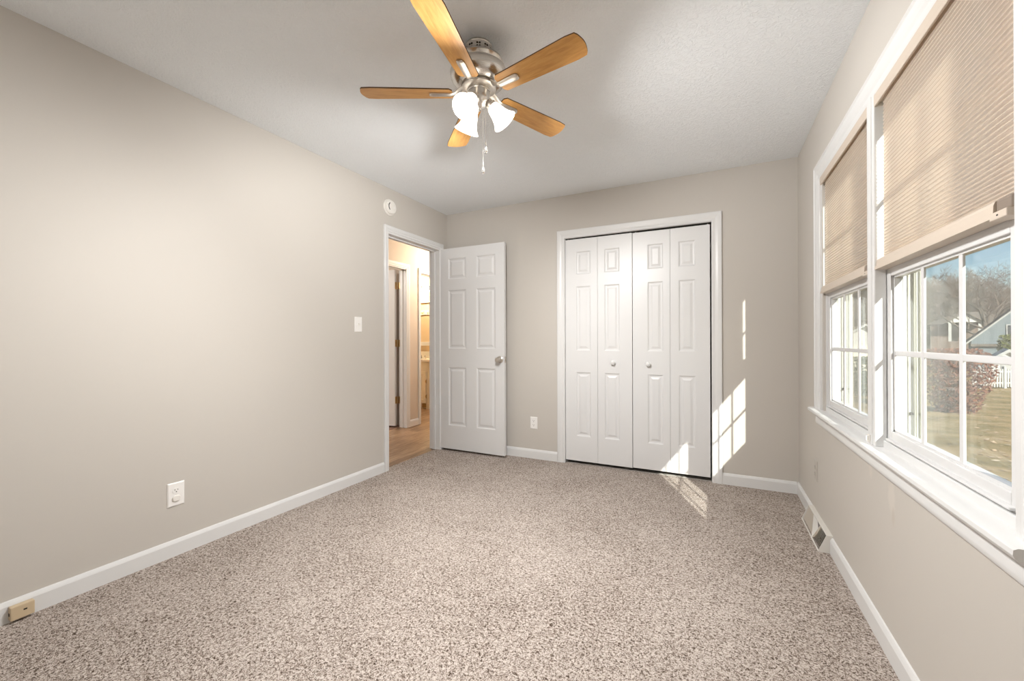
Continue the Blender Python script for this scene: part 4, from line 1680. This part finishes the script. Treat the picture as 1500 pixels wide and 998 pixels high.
hb, P = gable_house('gabled_house', 'pale blue grey gabled house beyond the picket fence', 1521, 34, 7.4, 9, 2.75, 6.7, M['blue_siding'], M['roof'], yaw=-R(47))
for (a, z) in ((-1.3, 3.5), (1.3, 3.5)):
    mb = MB()
    mb.loft([[P(a + da, c, z + dz) for da, dz in ((-0.4, -0.6), (0.4, -0.6), (0.4, 0.6), (-0.4, 0.6))] for c in (-0.06, 0.0)])
    wf = mb.build('window', M['white_ext'], hb)
    mb = MB()
    mb.loft([[P(a + da, c, z + dz) for da, dz in ((-0.33, -0.53), (0.33, -0.53), (0.33, 0.53), (-0.33, 0.53))] for c in (-0.075, -0.055)])
    mb.build('pane', M['dark_glass'], wf)
mb = MB()
mb.loft([[P(a, c, z) for a, z in ((-3.75, 2.2), (3.75, 2.2), (3.75, 2.42), (-3.75, 2.42))] for c in (-0.25, 0.0)])
mb.build('band_board', M['roof'], hb)
# white shed in front of it
hs, P = gable_house('white_shed', 'small white gabled shed between the fence and the blue grey house', 1478, 27, 1.5, 2.5, 1.15, 1.75, M['white_siding'], M['white_ext'], 0.15, yaw=-R(45))
mb = MB()
mb.loft([[P(a, c, z) for a, z in ((-0.35, 0.0), (0.35, 0.0), (0.35, 1.0), (-0.35, 1.0))] for c in (-0.03, 0.0)])
mb.build('shed_door', M['white_ext'], hs)
# white porch house further back: main body with side gable roof and a front porch gable on columns
b = out(1425, 58, gz(58))
hp = thing('porch_house', 'distant house with tan roof and white gabled porch on columns', 'house', b)
HY = YAW - R(45)
f2 = Vector((-math.sin(HY), math.cos(HY), 0))
r2 = Vector((math.cos(HY), math.sin(HY), 0))


def P2(a, c, z):
    return b + r2 * a + f2 * c + Vector((0, 0, z))


mb = MB()
mb.loft([[P2(a, c, z) for a, c in ((-4.2, 0), (4.2, 0), (4.2, 6), (-4.2, 6))] for z in (0, 6.0)])
mb.build('wall', M['brick'], hp)
mb = MB()
mb.loft([[P2(a, c, 5.9) for a, c in ((-4.7, -0.5), (4.7, -0.5), (4.7, 6.5), (-4.7, 6.5))], [P2(a, c, 7.7) for a, c in ((-1.2, 2.9), (1.2, 2.9), (1.2, 3.1), (-1.2, 3.1))]])
mb.build('roof', M['roof'], hp)
mb = MB()
mb.loft([[P2(a, c, z) for a, z in ((-2.55, 6.05), (0.75, 6.05), (-0.9, 7.35))] for c in (-2.6, 0)])
pg = mb.build('porch_gable', M['white_siding'], hp, label='white gabled porch front')
mb = MB()
mb.loft([[P2(a, c, z) for a, z in ((-2.85, 5.85), (-0.9, 7.4), (1.05, 5.85), (1.05, 6.0), (-0.9, 7.55), (-2.85, 6.0))] for c in (-2.9, 0.2)])
mb.build('porch_roof', M['roof'], pg)
for a in (-2.3, 0.5):
    mb = MB()
    mb.loft([[P2(a + da, -2.4 + dc, z) for da, dc in ((-0.15, -0.15), (0.15, -0.15), (0.15, 0.15), (-0.15, 0.15))] for z in (0.3, 6.05)])
    mb.build('column', M['white_ext'], hp, label='white square porch column')
mb = MB()
mb.loft([[P2(a, c, z) for a, z in ((-2.6, 0.0), (0.8, 0.0), (0.8, 3.4), (-2.6, 3.4))] for c in (-2.65, -2.2)])
mb.build('porch_base', M['brick'], hp)
for a in (2.0, 3.3):
    mb = MB()
    mb.loft([[P2(a + da, c, 4.4 + dz) for da, dz in ((-0.42, -0.8), (0.42, -0.8), (0.42, 0.8), (-0.42, 0.8))] for c in (-0.08, 0.0)])
    wf = mb.build('window', M['white_ext'], hp)
    mb = MB()
    mb.loft([[P2(a + da, c, 4.4 + dz) for da, dz in ((-0.34, -0.7), (0.34, -0.7), (0.34, 0.7), (-0.34, 0.7))] for c in (-0.10, -0.07)])
    mb.build('pane', M['dark_glass'], wf)
# garage seen through the far window
hg, P = gable_house('cream_garage', 'low cream garage with flat trim seen through the window nearer the closet', 1268, 30, 2.4, 5, 2.9, 3.7, M['white_siding'], M['roof'], 0.3, yaw=-R(38))
mb = MB()
mb.loft([[P(a, c, z) for a, z in ((-1.1, 0.0), (1.1, 0.0), (1.1, 2.2), (-1.1, 2.2))] for c in (-0.05, 0.0)])
mb.build('garage_door', M['cream'], hg)
bush('evergreen_shrub', 1264, 16, 1.4, 1.5, 1500, M['dark_leaf'], 'dark evergreen shrub seen through the window nearer the closet', 0.08, 9)
# fallen leaves on the lawn
mb = MB()
rd = random.Random(21)
for i in range(900):
    u, d = rd.uniform(1230, 1520), 3.5 + 15 * rd.random() ** 1.4
    p = out(u, d, gz(d) + 0.012)
    a = rd.uniform(0, 2 * PI)
    s_ = rd.uniform(0.03, 0.06)
    e1 = Vector((math.cos(a), math.sin(a), rd.uniform(-0.2, 0.3))) * s_
    e2 = Vector((-math.sin(a), math.cos(a), rd.uniform(-0.2, 0.3))) * s_ * 0.6
    mb.q(p - e1, p + e2, p + e1, p - e2)
o = mb.build('fallen_leaves', M['fallen_leaf'])
tag(o, 'dry fallen leaves scattered over the lawn', 'leaves', kind='stuff')
